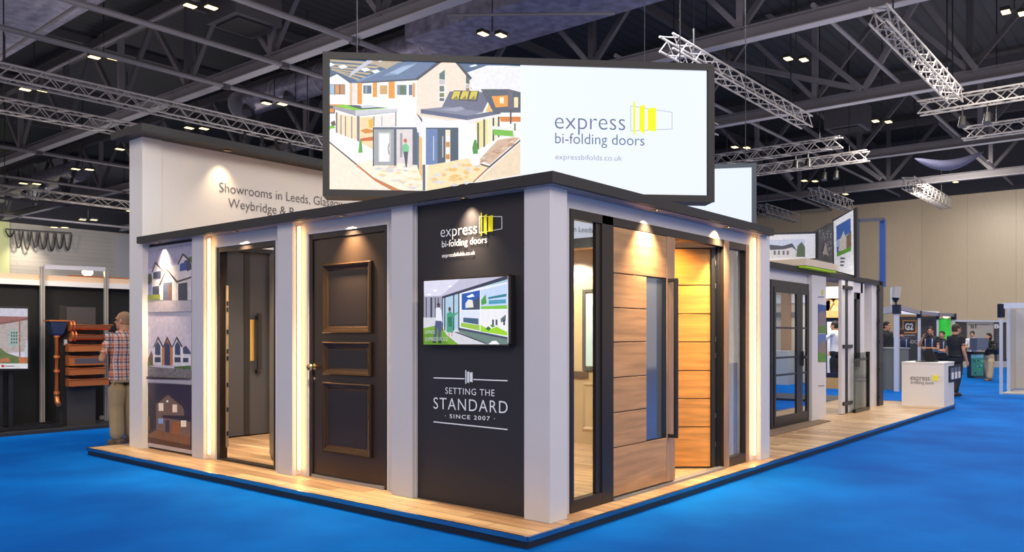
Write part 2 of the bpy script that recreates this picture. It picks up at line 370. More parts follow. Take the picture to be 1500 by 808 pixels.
# ---------------- black graphic wall with lettering
GW = thing('graphic_wall', 'matt black wall panel printed with white company lettering left of the corner pillar', 'wall panel', (.52, .95, ZP))
XG = .482; PG = ('x', XG)
box('panel', GRAPH, GW, XG, XG+.1, .374, 1.606, ZP, ZT)
box('return', WHITE, GW, XG-.02, XG+.05, 1.598, 1.606, ZP, ZT)
def logo(pl, q, parent, line_m, lw=.004, yel=YEL, lift=.006):
    # q: pixel anchors of the folding-panel emblem: outline corners and three panels
    ln = MB(); P = [onp(*p, pl) for p in q['outline']]; N = facing(plN(pl), P[0])
    for a, b in zip(P, P[1:]+P[:1]): ln.bar(a+N*lift, b+N*lift, lw, lw, N)
    ln.build('emblem_outline', line_m, parent)
    for pan in q['panels']:
        f = MB(); f.prism([onp(*p, pl)+N*(lift+.002) for p in pan], N*.002); f.build('emblem_panel', yel, parent)
c1 = lambda x, y: (630+x/8.975, 300+y/8.975)
lettering('express', PG, c1(145, 425), c1(622, 375), 16, WTE, GW, -.008, 1.0)
lettering('bi-folding doors', PG, c1(162, 558), c1(755, 498), 9.5, WTE, GW, .006)
lettering('expressbifolds.co.uk', PG, c1(163, 692), c1(598, 650), 5.4, WTE, GW, .008)
logo(PG, dict(outline=[c1(658, 150), c1(950, 155), c1(950, 315), c1(658, 368)],
     panels=[[c1(678, 108), c1(690, 100), c1(690, 410), c1(678, 400)], [c1(718, 145), c1(755, 120), c1(755, 392), c1(718, 365)], [c1(775, 148), c1(835, 136), c1(835, 350), c1(775, 352)]]), GW, WTE)
c2 = lambda x, y: (620+x/6.733, 530+y/6.733)
for (a, b) in (((108, 155), (410, 164)), ((500, 171), (835, 184)), ((108, 588), (835, 664))):
    A, B = onp(*c2(*a), PG), onp(*c2(*b), PG); nx = Vector((-1, 0, 0))
    MB().bar(A+nx*.006, B+nx*.006, .009, .004, nx).build('rule_line', WTE, GW)
for pan in ([(421, 80), (431, 78), (431, 215), (421, 210)], [(440, 98), (458, 90), (458, 208), (440, 198)], [(464, 102), (492, 100), (492, 198), (464, 192)]):
    MB().prism([onp(*c2(*p), PG)+Vector((-.006, 0, 0)) for p in pan], (-.002, 0, 0)).build('emblem_panel', WTE, GW)
lettering('SETTING THE', PG, c2(222, 310), c2(708, 336), 9, WTE, GW, .0, 1.12)
lettering('STANDARD', PG, c2(106, 458), c2(837, 506), 16.5, WTE, GW, -.004, 1.15)
lettering('· SINCE 2007 ·', PG, c2(218, 548), c2(712, 578), 5.6, WTE, GW, .012, 1.25)
# ---------------- television on the black wall
XT = .415; PT = ('x', XT)
tvc = lambda x, y: (610+x/6.733, 395+y/6.733)
ya, yb = on(*tvc(932, 400), 'x', XT).y, on(*tvc(66, 400), 'x', XT).y; zb, zt = .5*(on(*tvc(66, 740), *PT).z+on(*tvc(932, 750), *PT).z), .5*(on(*tvc(66, 100), *PT).z+on(*tvc(932, 45), *PT).z)
tv = thing('television', 'wall-mounted flat television showing a couple in a glazed showroom', 'television', (XT+.03, (ya+yb)/2, zb))
box('casing', BLACKM, tv, XT, XG-.012, ya, yb, zb, zt, bevel=.004); box('wall_bracket', BLACKM, tv, XG-.014, XG, ya+.2, yb-.2, zb+.1, zt-.1)
bz = MB(); bz.box(XT-.004, XT, ya, ya+.012, zb, zt); bz.box(XT-.004, XT, yb-.012, yb, zb, zt); bz.box(XT-.004, XT, ya, yb, zt-.012, zt); bz.box(XT-.004, XT, ya, yb, zb, zb+.02)
bz.build('bezel', mat('bezel_brown', (66, 52, 44), .35, metal=.4), tv)
p = Pic(PT, .002).crop(610, 395, 6.733)
p.poly((188, 186, 208), (70, 106), (906, 60), (910, 736), (74, 734))
p.poly((214, 212, 232), (70, 106), (440, 86), (250, 250), (80, 270))
for (a, b) in ((185, 205), (330, 165), (125, 243)): p.poly((246, 246, 255), (a-24, b), (a, b-10), (a+26, b-4), (a+4, b+10))
p.poly((150, 150, 172), (74, 262), (250, 262), (250, 470), (74, 470))
for xx in (95, 140, 150, 185, 215): p.rect((44, 44, 60), xx, 272, xx+9, 500)
p.poly((205, 205, 215), (74, 470), (250, 470), (720, 734), (74, 734))
p.poly((110, 160, 30), (74, 575), (240, 540), (300, 640), (420, 736), (74, 736))
p.poly((90, 140, 20), (74, 640), (200, 600), (330, 736), (74, 736))
p.poly((168, 196, 218), (262, 270), (900, 66), (908, 660), (262, 560))
p.poly((232, 234, 248), (430, 215), (905, 120), (906, 660), (430, 570))
p.poly((46, 50, 74), (255, 262), (880, 62), (905, 66), (905, 92), (255, 285))
for xx in (255, 280, 368, 418): p.poly((42, 46, 62), (xx, 270-(xx-255)*.3), (xx+11, 267-(xx-255)*.3), (xx+11, 600), (xx, 595))
p.poly((26, 82, 170), (452, 238), (632, 200), (632, 392), (452, 395))
p.poly((60, 70, 90), (560, 330), (620, 260), (632, 300), (632, 392), (500, 392))
p.poly((225, 220, 215), (490, 330), (520, 290), (560, 300), (570, 370), (490, 375))
p.poly((230, 240, 250), (500, 262), (560, 235), (580, 262), (520, 275))
p.poly((190, 208, 240), (642, 200), (902, 135), (902, 385), (642, 385))
p.poly((40, 120, 140), (715, 270), (895, 235), (895, 262), (715, 290)); p.poly((70, 150, 180), (720, 300), (890, 290), (890, 330), (720, 340))
p.poly((120, 190, 60), (642, 360), (902, 348), (902, 385), (642, 388)); p.poly((70, 150, 60), (645, 300), (690, 240), (700, 330), (650, 350))
p.poly((215, 220, 240), (445, 405), (632, 405), (632, 600), (445, 555)); p.poly((60, 90, 120), (470, 470), (620, 480), (620, 540), (470, 515))
p.poly((150, 190, 60), (445, 520), (632, 545), (632, 600), (445, 560))
p.poly((232, 230, 236), (642, 402), (904, 398), (906, 650), (642, 606)); p.poly((90, 104, 110), (840, 480), (890, 440), (890, 500), (840, 520))
for xx in (755, 790, 865): p.rect((60, 66, 84), xx, 490, xx+18, 545)
p.poly((150, 206, 20), (642, 540), (720, 590), (800, 560), (906, 615), (906, 650), (642, 606)); p.poly((40, 110, 30), (690, 580), (720, 555), (745, 580), (720, 600)); p.poly((60, 130, 30), (735, 550), (760, 535), (785, 555), (760, 568))
p.poly((100, 124, 118), (430, 575), (908, 672), (910, 736), (720, 736), (430, 612)); p.poly((60, 64, 84), (425, 568), (908, 664), (908, 684), (425, 590)); p.poly((66, 62, 74), (380, 612), (420, 612), (720, 730), (690, 730))
p.poly((235, 238, 244), (720, 734), (760, 700), (800, 700), (830, 734))
p.poly((222, 224, 236), (200, 380), (235, 362), (258, 400), (268, 520), (200, 500)); p.poly((70, 52, 46), (212, 335), (230, 322), (246, 340), (240, 372), (218, 370))
p.poly((70, 78, 118), (200, 500), (262, 505), (250, 700), (232, 700), (222, 560), (200, 700), (178, 700)); p.poly((40, 42, 50), (170, 700), (205, 700), (205, 720), (170, 720)); p.poly((40, 42, 50), (228, 700), (258, 700), (258, 724), (228, 724))
p.poly((62, 150, 118), (312, 430), (350, 408), (380, 440), (374, 620), (308, 612)); p.poly((30, 110, 84), (320, 470), (360, 460), (366, 560), (330, 560)); p.poly((74, 46, 36), (328, 375), (342, 362), (354, 385), (345, 412), (330, 408))
p.poly((200, 150, 120), (330, 615), (340, 616), (340, 660), (330, 655)); p.poly((200, 150, 120), (356, 618), (366, 620), (368, 652), (358, 655)); p.poly((62, 150, 118), (372, 440), (425, 415), (420, 428), (376, 465))
pic = p.build('screen', SCREEN, tv)
lettering('EXPRESS', PT, tvc(105, 630), tvc(200, 630), 5, WTE, tv, -.002, lift=.02)
lettering('EXPRESS FOLD', PT, tvc(105, 702), tvc(330, 700), 5.5, WTE, tv, -.002, lift=.02)
# ---------------- house photo panel
PPX = .485; PP = ('x', PPX)
a0, a1 = Y(281.5, PPX)-.06, Y(213, PPX)
ztp = Z(213.5, 363, 'x', PPX)
pp = thing('photo_panel', 'tall framed panel of three house photographs at the left end of the front', 'display panel', (PPX+.02, (a0+a1)/2, ZP))
box('backing', mat('dark_backing', (34, 30, 32), .6), pp, PPX+.012, PPX+.05, a0-.03, a1+.012, ZP, ZT)
box('panel', mat('panel_face', (196, 188, 196), .5), pp, PPX, PPX+.012, a0, a1, ZP+.03, ztp)
p1 = Pic(PP); p1.gain = 1.35; p1.crop(205, 350, 6.733)  # gain on the three prints brightens their colours in place of front light
p1.poly((120, 124, 158), (78, 122), (516, 40), (518, 712), (78, 722)); p1.poly((168, 160, 182), (78, 260), (516, 200), (516, 420), (78, 430))
p1.poly((146, 140, 160), (78, 120), (516, 60), (516, 200), (78, 300)); p1.poly((60, 72, 50), (78, 345), (115, 340), (130, 420), (78, 460)); p1.poly((70, 96, 52), (480, 180), (516, 170), (516, 240), (490, 215))
p1.poly((186, 176, 180), (125, 330), (155, 232), (245, 320), (230, 600), (120, 590)); p1.poly((196, 184, 180), (360, 420), (380, 240), (430, 150), (512, 240), (512, 600), (320, 604))
p1.poly((206, 194, 188), (205, 604), (205, 440), (268, 300), (360, 420), (362, 606)); p1.poly((205, 192, 186), (236, 320), (300, 270), (380, 250), (380, 390), (360, 410), (270, 295))
p1.poly((70, 60, 62), (120, 325), (152, 225), (168, 228), (240, 318), (228, 322), (158, 246), (130, 328)); p1.poly((66, 54, 58), (374, 248), (426, 138), (440, 146), (500, 205), (492, 222), (430, 162), (384, 255))
p1.poly((74, 62, 62), (192, 450), (266, 285), (372, 410), (512, 368), (512, 384), (366, 432), (268, 305), (204, 460)); p1.poly((54, 56, 76), (440, 215), (490, 200), (512, 250), (512, 300), (470, 318))
p1.poly((44, 70, 130), (398, 245), (464, 222), (464, 305), (398, 318)); p1.poly((46, 52, 72), (136, 330), (215, 310), (212, 385), (136, 392)); p1.poly((50, 56, 80), (130, 470), (195, 460), (195, 548), (130, 550))
p1.poly((190, 200, 220), (240, 430), (270, 340), (320, 400), (320, 425)); p1.poly((88, 92, 112), (234, 440), (320, 424), (320, 605), (234, 600)); p1.poly((120, 84, 60), (290, 450), (315, 445), (315, 600), (290, 600))
p1.poly((60, 60, 72), (384, 440), (472, 426), (474, 602), (384, 602)); p1.poly((120, 128, 50), (80, 552), (205, 545), (205, 595), (80, 600)); p1.poly((126, 120, 122), (80, 600), (240, 600), (200, 634), (80, 626))
p1.poly((166, 156, 160), (78, 628), (240, 606), (516, 604), (518, 712), (78, 722))
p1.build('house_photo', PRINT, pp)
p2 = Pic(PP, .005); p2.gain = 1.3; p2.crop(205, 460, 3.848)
p2.poly((188, 176, 186), (40, 6), (292, 14), (292, 365), (40, 358))
p2.poly((92, 66, 56), (48, 250), (66, 206), (80, 240), (80, 290), (48, 284)); p2.poly((208, 200, 200), (76, 180), (105, 132), (132, 180), (156, 138), (184, 180), (210, 130), (242, 186), (286, 220), (288, 292), (76, 284))
p2.poly((176, 112, 70), (126, 190), (156, 140), (188, 186), (188, 290), (126, 286))
for (a, b, c) in ((76, 105, 134), (130, 156, 184), (182, 210, 244)): p2.poly((60, 50, 58), (a, 186), (b, 124), (c, 180), (c-6, 186), (b, 140), (a+5, 188))
p2.poly((70, 74, 96), (244, 190), (262, 176), (290, 215), (288, 225), (246, 222))
for (a, b) in ((88, 118), (200, 230)): p2.poly((52, 64, 96), (a, 228), (a, 176), ((a+b)/2, 152), (b, 176), (b, 230)); p2.rect((50, 58, 80), a-2, 242, b+2, 270)
p2.poly((46, 56, 86), (142, 176), (156, 154), (172, 176), (172, 288), (142, 286)); p2.rect((50, 58, 80), 246, 246, 276, 270); p2.poly((60, 70, 100), (248, 212), (262, 192), (276, 214))
p2.poly((66, 96, 44), (196, 296), (290, 288), (290, 312), (200, 312)); p2.poly((70, 100, 50), (42, 268), (66, 276), (66, 290), (42, 292))
p2.poly((112, 106, 108), (40, 290), (120, 300), (220, 306), (292, 312), (292, 366), (40, 356))
rr = random.Random(3)
for i in range(70):
    x, y = rr.uniform(44, 282), rr.uniform(302, 356); w = rr.uniform(4, 9); g = rr.choice([(150, 142, 142), (70, 64, 70), (128, 118, 112), (92, 84, 84)]); p2.poly(g, (x, y), (x+w, y+1), (x+w, y+4), (x-1, y+5))
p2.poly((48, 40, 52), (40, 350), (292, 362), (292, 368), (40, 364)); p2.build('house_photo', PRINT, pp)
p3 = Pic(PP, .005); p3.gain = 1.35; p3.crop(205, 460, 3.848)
p3.poly((48, 38, 56), (42, 386), (292, 398), (292, 768), (42, 738)); p3.poly((30, 26, 34), (42, 440), (75, 490), (80, 640), (42, 660))
p3.poly((112, 88, 74), (94, 650), (94, 500), (160, 446), (232, 505), (252, 540), (252, 600), (288, 606), (288, 690), (150, 668)); p3.poly((58, 44, 46), (92, 496), (160, 440), (240, 508), (230, 512), (160, 454), (98, 504))
p3.poly((46, 38, 46), (130, 568), (250, 572), (288, 588), (288, 604), (130, 582)); p3.rect((236, 216, 190), 108, 500, 135, 544); p3.rect((232, 206, 176), 186, 508, 212, 552); p3.rect((130, 150, 190), 106, 586, 134, 616); p3.rect((236, 218, 190), 234, 598, 264, 634)
p3.rect((60, 52, 60), 146, 596, 170, 668); p3.poly((140, 84, 36), (184, 604), (226, 606), (226, 680), (184, 676)); p3.rect((240, 235, 225), 152, 484, 163, 496)
p3.poly((100, 68, 48), (42, 580), (60, 574), (60, 650), (42, 660)); p3.poly((112, 76, 52), (42, 680), (94, 652), (288, 690), (290, 742), (42, 690)); p3.poly((72, 46, 38), (42, 688), (290, 738), (290, 766), (42, 736))
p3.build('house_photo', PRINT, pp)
fr = MB()
for (pa, pb) in (((214, 556.5), (281, 559.5)), ((214, 654.5), (281, 667))):
    za, zb2 = on(*pa, *PP), on(*pb, *PP); zz = (za.z+zb2.z)/2 if pa[1] < 600 else ZP+.045
    fr.box(PPX-.012, PPX, a0, a1, zz-.022, zz+.022)
fr.box(PPX-.01, PPX, a1-.008, a1, ZP+.03, ztp)
fr.build('panel_frame', mat('silver_rail', (190, 182, 188), .4, metal=.2), pp)
# ================================================================ FASCIA / CANOPY
XE, YE = XF-.085, YF-.085
yl = on(200, 355, 'x', XE).y; xr = on(1134, 342, 'y', YE).x
cn = thing('canopy', 'black roof edge wrapping both fronts of the stand', 'canopy', (2, 2, ZT))
c = MB()
for x0, x1, y0, y1 in ((XE, XE+.62, YE, yl), (XE+.62, xr, YE, YE+.62)): c.box(x0, x1, y0, y1, ZT, ZT+.082)
c.build('fascia_board', FASC, cn)
c = MB(); c.box(XE+.03, XE+.6, YE+.03, yl-.03, ZT-.006, ZT-.0005); c.box(XE+.6, xr-.03, YE+.03, YE+.6, ZT-.006, ZT-.0005); c.build('soffit', mat('soffit_grey', (150, 140, 138), .6), cn)
# downlights
def spot(name, loc, tgt, power, size, blend=.6, col=(1, .78, .5), rad=.03, parent=None):
    l = bpy.data.lights.new(name, 'SPOT'); l.energy = power; l.spot_size = math.radians(size); l.spot_blend = blend; l.color = col; l.shadow_soft_size = rad
    o = bpy.data.objects.new(name, l); COL.objects.link(o); o.location = loc
    o.rotation_euler = (Vector(tgt)-Vector(loc)).to_track_quat('-Z', 'Y').to_euler()
    if parent is not None:
        o.parent = parent; o.location = Vector(loc)-ORG[parent.name]
    return o
def downlight(label, P, tgt, power, size=95, r=.035):
    P = Vector(P); d = thing('downlight', label, 'downlight', P, 'small round downlights under the black roof edges')
    MB().lathe([(r*.7, .0), (r, 0), (r*1.05, -.012), (r*.75, -.014)], P, UP, 18).build('ring', BRASS, d, smooth=True)
    MB().lathe([(.001, -.004), (r*.72, -.004), (r*.72, -.008), (.001, -.01)], P, UP, 16).build('lens', LENS, d)
    if power: spot('beam', P-UP*.03, tgt, power, size, 1, parent=d)
    if power and r < .04: spot('floor_beam', P-UP*.03, Vector((P.x-(tgt[0]-P.x)*.6, P.y-(tgt[1]-P.y)*.6, P.z-1)), 90 if 'oak' in label else 170, 70, 1, parent=d)
    return d
for lab, px, py, pw, dx in (('downlight above the house photo panel', 247, 356, 50, .12), ('downlight above the open dark doorway', 348, 338.5, 150, .2), ('downlight above the brown panelled door', 498, 315, 210, .2), ('downlight above the lettering on the black graphic wall', 680, 289.5, 64, .18)):
    P = on(px, py, 'z', ZT-.008); P.x = XF-.02; downlight(lab, P, P+Vector((dx, -.02, -1)), pw)
for lab, px, py, pw in (('downlight above the long black pull handle of the oak door', 951, 308, 230), ('downlight above the opened second oak door', 1048, 333.5, 170)):
    P = on(px, py, 'z', ZT-.008); P.y = YF-.02; downlight(lab, P, P+Vector((0, .2, -1)), pw)
# ================================================================ TALL WALL WITH SHOWROOM LETTERING
YW = 6.42; PW = ('y', YW)
tw = thing('sign_wall', 'tall white wall with showroom towns lettering behind the left front', 'wall panel', (3, 6.57, ZP))
xl = on(207.5, 300, 'y', YW).x
w = MB(); w.box(xl, 6.6, YW, 6.74, ZT+.08, 3.94); w.box(xl, 1.5, YW, 6.74, ZP, ZT+.08); w.box(2.62, 6.6, YW, 6.74, ZP, ZT+.08); w.box(1.5, 2.62, YW+.2, 6.74, ZP, ZT+.08)
w.build('wall_body', TALLW, tw)
box('end_pilaster', TALLW, tw, xl-.002, on(236, 300, 'y', YW).x, YW-.02, YW, ZP, 3.94)
box('cap', FASC, tw, xl-.16, 6.7, YW-.33, 6.9, 3.94, 4.03)
lettering('Showrooms in Leeds, Glasgow,', PW, (321, 280.8), (507, 305.7), 14, DKT, tw, -.006)
lettering('Weybridge & Bournemouth', PW, (334, 303.5), (500, 326.5), 13.5, DKT, tw, -.006)
P = Vector((1.47, 6.24, 3.935)); downlight('downlight under the cap of the tall white sign wall', P, P+Vector((0, .2, -1)), 26, 80, .05)
downlight('unseen downlight added under the cap of the tall sign wall, hidden behind the lightbox', (4.6, P.y, 3.935), (4.6, P.y+.2, 2.9), 26, 80, .05)  # extra lamp out of sight, added to brighten the tall wall
bd = thing('entrance_door', 'black display door with long bar handle seen through the open doorway', 'door', (2.05, YW+.1, ZP))
xa, xb = X(320, YW), X(396, YW)
f = MB(); f.box(1.5, 1.56, YW+.0, YW+.16, ZP, 2.69); f.box(2.54, 2.62, YW, YW+.16, ZP, 2.69); f.box(1.56, 2.54, YW, YW+.16, 2.63, 2.69); f.build('door_frame', BLACKM, bd)
box('door_leaf', mat('slate_leaf', (66, 66, 72), .4, metal=.1), bd, 1.56, 2.54, YW+.06, YW+.12, ZP+.02, 2.63)
box('dark_stripe', BLACKM, bd, X(361, YW), X(369, YW), YW+.05, YW+.06, ZP+.02, 2.63)
hx = X(379, YW); hb = MB(); hb.box(hx-.03, hx+.03, YW-.03, YW, Z(379, 541, 'y', YW), Z(379, 459, 'y', YW)); hb.box(hx-.02, hx+.02, YW, YW+.06, .95, 1.0); hb.box(hx-.02, hx+.02, YW, YW+.06, 1.7, 1.75); hb.build('bar_handle', BLACKM, bd)
hx = X(372, YW); box('painted_handle_reflection', mat('painted_gold_reflection', (236, 190, 104), .3, metal=.6), bd, hx-.03, hx+.03, YW+.045, YW+.06, Z(379, 528, 'y', YW), Z(379, 468, 'y', YW))  # golden reflection beside the handle, painted as a flat strip
tr = MB(); xq = X(398, YW); tr.box(xq-.02, xq+.06, YW-.01, YW, ZP, 2.6); tr.build('white_jamb', TALLW, bd)
# ================================================================ RIGHT FRONT: OAK DOORSET
YR = .215
zf = 2.49
rw = MB(); rw.box(.645, 4.364, YR, YR+.12, zf, ZT); rw.box(4.222, 4.364, YR, YR+.12, ZP, zf); rw.box(.645, .80, YR, YR+.12, ZP, zf)
tagp(rw.build('door_surround', WHITE), 'white lintel panel above and beside the oak doors', 'wall panel')
ds = thing('oak_doorset', 'wide double oak doorset with glazed side panels, the second door opened inward', 'door', (2.5, YR, ZP))
fr = MB(); ya_, yb_ = YR-.015, YR+.055
fr.box(.80, .845, ya_, yb_, ZP, zf); fr.box(1.25, 1.42, ya_, yb_, ZP, zf); fr.box(4.13, 4.215, ya_, yb_, ZP, zf); fr.box(3.575, 3.70, ya_, yb_, ZP, zf)
fr.box(.845, 4.13, ya_, yb_, zf-.075, zf); fr.box(.845, 1.25, ya_, yb_, ZP, ZP+.1); fr.box(3.70, 4.13, ya_, yb_, ZP, ZP+.1)
fr.build('outer_frame', DARKFR, ds, bevel=.003)
fr = MB(); fr.box(3.575, 3.70, ya_-.003, ya_, ZP, zf); fr.box(4.13, 4.215, ya_-.003, ya_, ZP, zf); fr.build('oak_facing', OAKV, ds)
th = MB(); th.box(1.42, 3.575, YR-.03, yb_, ZP, ZP+.022); th.build('threshold', ALUD, ds)
for (x0, x1, gm) in ((.845, 1.25, GLASS), (3.70, 4.13, RGLASS)):
    box('side_pane', gm, ds, x0, x1, YR+.03, YR+.04, ZP+.1, zf-.075)
sb = MB(); sb.box(1.175, 1.25, YR+.0, YR+.03, ZP+.1, zf-.075); sb.build('sash_bead', DARKFR, ds)
# closed leaf: boards with grooves
def boards(pts, z0, z1, nm, parent, m, thick_vec):
    A, B = pts; b = MB(); b.prism([A+UP*z0, B+UP*z0, B+UP*z1, A+UP*z1], thick_vec); return b.build(nm, m, parent, bevel=.003)
gz = [.118, .535, .832, 1.13, 1.431, 1.724, 2.018, 2.415]; yv = Vector((0, .06, 0)); yl0 = YR-.012
core = box('leaf_core', BLACKM, ds, 1.43, 2.515, YR+.004, YR+.05, .112, 2.418)
xs0, xs1 = 1.985, 2.345
for i in range(7):
    x1 = xs1 if i in (0, 6) else xs0-.006
    boards((Vector((1.432, yl0, 0)), Vector((x1, yl0, 0))), gz[i]+.004, gz[i+1]-.004, 'oak_board', ds, OAKH, Vector((0, .02, 0)))
boards((Vector((2.352, yl0, 0)), Vector((2.512, yl0, 0))), .118, 2.415, 'oak_stile', ds, OAKV, Vector((0, .02, 0)))
box('slot_frame', BLACKM, ds, 2.27, 2.345, yl0+.002, YR+.004, .545, 2.01)
box('slot_pane', mat('slot_glass', (140, 146, 160), .06, spec=.8, metal=.7), ds, xs0, 2.27, yl0+.012, YR+.004, .545, 2.01)
hx = 2.385; hb = MB(); hb.box(hx-.017, hx+.017, yl0-.095, yl0-.06, .531, 2.02); hb.box(hx-.017, hx+.017, yl0-.06, yl0, .531, .565); hb.box(hx-.017, hx+.017, yl0-.06, yl0, 1.986, 2.02)
hb.build('pull_handle', BLACKM, ds, bevel=.004)
# opened leaf
hg = Vector((3.545, .30, 0)); dv = Vector((-.64, .768, 0)); nv = Vector((-.768, -.64, 0)); Lw = 1.06
g2 = [1.5-(y-489)/138.2 for y in (682, 624, 583, 542, 500.5, 459.5, 418, 365)]
c = MB(); c.obox(hg+dv*Lw/2+UP*((g2[0]+g2[-1])/2), dv, nv, UP, Lw/2, .02, (g2[-1]-g2[0])/2+.012); c.build('open_leaf_core', BLACKM, ds)
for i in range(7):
    boards((hg+dv*.045+nv*.022, hg+dv*(Lw-.01)+nv*.022), g2[i]+.004, g2[i+1]-.004, 'oak_board', ds, OAKLIT, nv*.016)
c = MB(); c.obox(hg+nv*.03+dv*.02+UP*((g2[0]+g2[-1])/2), dv, nv, UP, .02, .028, (g2[-1]-g2[0])/2+.012); c.build('hinge_edge', BLACKM, ds)
for z in (.32, .62, 1.25, 1.42, 1.98, 2.22):
    MB().cyl(hg+nv*.062+dv*.0+UP*z, hg+nv*.062+UP*(z+.05), .008).build('hinge', STEELD, ds)
box('hinge_jamb', BLACKM, ds, 3.53, 3.576, YR+.03, YR+.24, ZP+.02, zf-.075)
# ================================================================ INTERIOR SEEN THROUGH THE GLASS
iw = MB(); iw.box(4.3, 4.4, .42, 6.4, ZP, ZT); tagp(iw.build('partition_wall', TALLW), 'white partition wall inside the stand behind the oak doors', 'wall panel')
idr = thing('glazed_door', 'pale oak interior door with a glazed upper panel seen through the left side pane', 'door', (4.27, 2.3, ZP))
box('door_leaf', CREAM, idr, 4.25, 4.298, 1.75, 3.0, ZP, 2.25)
yg0, yg1 = on(884, 480, 'x', 4.25).y, on(859, 480, 'x', 4.25).y
box('glazed_panel', mat('frosted_glass', (196, 214, 208), .4, emit=.25), idr, 4.235, 4.252, yg0, yg1, Z(860, 536, 'x', 4.25), Z(860, 430, 'x', 4.25))
f = MB(); zz0, zz1 = Z(860, 538, 'x', 4.25), Z(860, 428, 'x', 4.25)
f.box(4.228, 4.25, yg1, yg1+.05, zz0-.04, zz1+.04); f.box(4.228, 4.25, yg0, yg1, zz1, zz1+.04); f.box(4.228, 4.25, yg0, yg1, zz0-.04, zz0); f.build('glazing_bead', mat('bead_dark', (90, 86, 80), .4), idr)
f = MB(); yy0, yy1, z0_, z1_ = yg0, on(853, 480, 'x', 4.25).y, Z(860, 630, 'x', 4.25), Z(860, 560, 'x', 4.25)
f.loft([[Vector((4.25+q, yy0+d, z0_+d)), Vector((4.25+q, yy1-d, z0_+d)), Vector((4.25+q, yy1-d, z1_-d)), Vector((4.25+q, yy0+d, z1_-d))] for d, q in ((0, 0), (.0, -.014), (.02, -.018), (.05, -.002))], caps=True); f.build('lower_moulding', CREAM, idr)
box('letter_plate', mat('plate_brown', (140, 118, 96), .35, metal=.5), idr, 4.22, 4.25, on(862, 480, 'x', 4.25).y, 2.85, Z(860, 553, 'x', 4.25), Z(860, 546, 'x', 4.25)+.02)
ic = thing('interior_canopy', 'warm-lit inner roof edge behind the left side pane', 'canopy', (4.1, 2.3, ZT-.1))
box('board', FASC, ic, 3.75, 3.8, .75, 6.3, ZT-.06, ZT+.06); box('soffit', mat('soffit_warm_light', (236, 196, 140), .6), ic, 3.8, 4.298, .75, 6.3, ZT-.02, ZT)  # lamp warmth is put into the inner soffit's colour
spot('beam', (4.0, 2.6, ZT-.05), (4.2, 2.5, 0), 120, 120, parent=ic)
sg = thing('sign_board', 'white board lettered with showroom towns glimpsed over the inner canopy', 'sign', (7.5, 5, 2.7))
PX = ('x', 7.5)
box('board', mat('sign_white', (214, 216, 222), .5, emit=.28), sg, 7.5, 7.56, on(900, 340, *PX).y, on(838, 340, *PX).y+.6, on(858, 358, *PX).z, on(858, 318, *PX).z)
lettering('in Leeds,', PX, (839, 339), (871, 341), 8, DKT, sg, -.006, lift=.01)
ch = thing('wooden_chair', 'wooden chair whose leg shows at the bottom of the left side pane', 'chair', (2.6, 2.2, ZP))
for k_, (ax_, ay_) in enumerate(((0, 0), (.38, 0), (0, .4), (.38, .4))):
    s_ = -1 if k_ in (0, 2) else 1
    MB().cyl((2.35+ax_-s_*-.05*1, 2.0+ay_, ZP), (2.39+ax_*.85, 2.03+ay_*.85, .5), .013, .02).build('leg', CREAM, ch)
b = MB(); b.ball((2.56, 2.2, .53), (.24, .24, .04)); b.build('seat', CREAM, ch, smooth=True)
b = MB(); b.loft([[Vector((2.72+.05*math.cos(a)+q, 2.2+.22*math.sin(a), .55+h)) for a in [i*math.pi*2/12 for i in range(12)]] for q, h in ((0, 0), (.04, .2), (.08, .36))]); b.build('backrest', CREAM, ch, smooth=True)
# ================================================================ HANGING LIGHTBOX SIGNS
def hung_box(name, label, C0, C1, z0, z1, depth, frame_w, fm):
    """C0,C1 front bottom corners (left,right); builds casing, front frame, cables"""
    U = (C1-C0); W = U.length; U.normalize(); N = facing(U.cross(UP), (C0+C1)/2)
    mid = (C0+C1)/2; t_ = thing(name, label, 'sign', (mid.x, mid.y, z0)); zc = (z0+z1)/2; hz = (z1-z0)/2
    MB().obox(Vector((mid.x, mid.y, zc))-N*depth/2, U, N, UP, W/2, depth/2-.01, hz-.005).build('casing', fm, t_)
    f = MB(); fh = frame_w/2
    for s_ in (-1, 1):
        f.obox(Vector((mid.x, mid.y, zc))+U*s_*(W/2-fh)+N*.0, U, N, UP, fh, .02, hz)
        f.obox(Vector((mid.x, mid.y, zc+s_*(hz-fh))), U, N, UP, W/2-frame_w, .02, fh)
    f.build('front_frame', fm, t_)
    for s_ in (-.42, .42):
        p = Vector((mid.x, mid.y, z1))+U*W*s_-N*depth/2; MB().cyl(p, p+UP*(9.2-z1), .008, n=6).build('suspension_cable', BLACKM, t_)
    return t_, (mid+N*.0, N), U, N
A_, B_ = dep(473, 281, 9.0), dep(1046, 293, 9.41)
SGF = mat('sign_frame', (34, 30, 33), .5)
z0s, z1s = 3.03, 4.63
lb, PL, LU, LN = hung_box('hanging_lightbox', 'large glowing double-picture sign box hung over the stand corner', Vector((A_.x, A_.y, 0)), Vector((B_.x, B_.y, 0)), z0s, z1s, .32, .075, SGF)
PL = (PL[0]-LN*.012, LN)
p = Pic(PL, .003).crop(0, 0, 1)
p.poly((226, 233, 245), (762, 91), (1035, 100), (1035, 293.5), (762, 288))
p.build('white_panel', WLIT, lb)
p = Pic(PL, .004).crop(470, 70, 6.73)
W_ = (247, 244, 246)
p.poly((242, 238, 238), (72, 76), (1965, 140), (1965, 1300), (65, 1425))
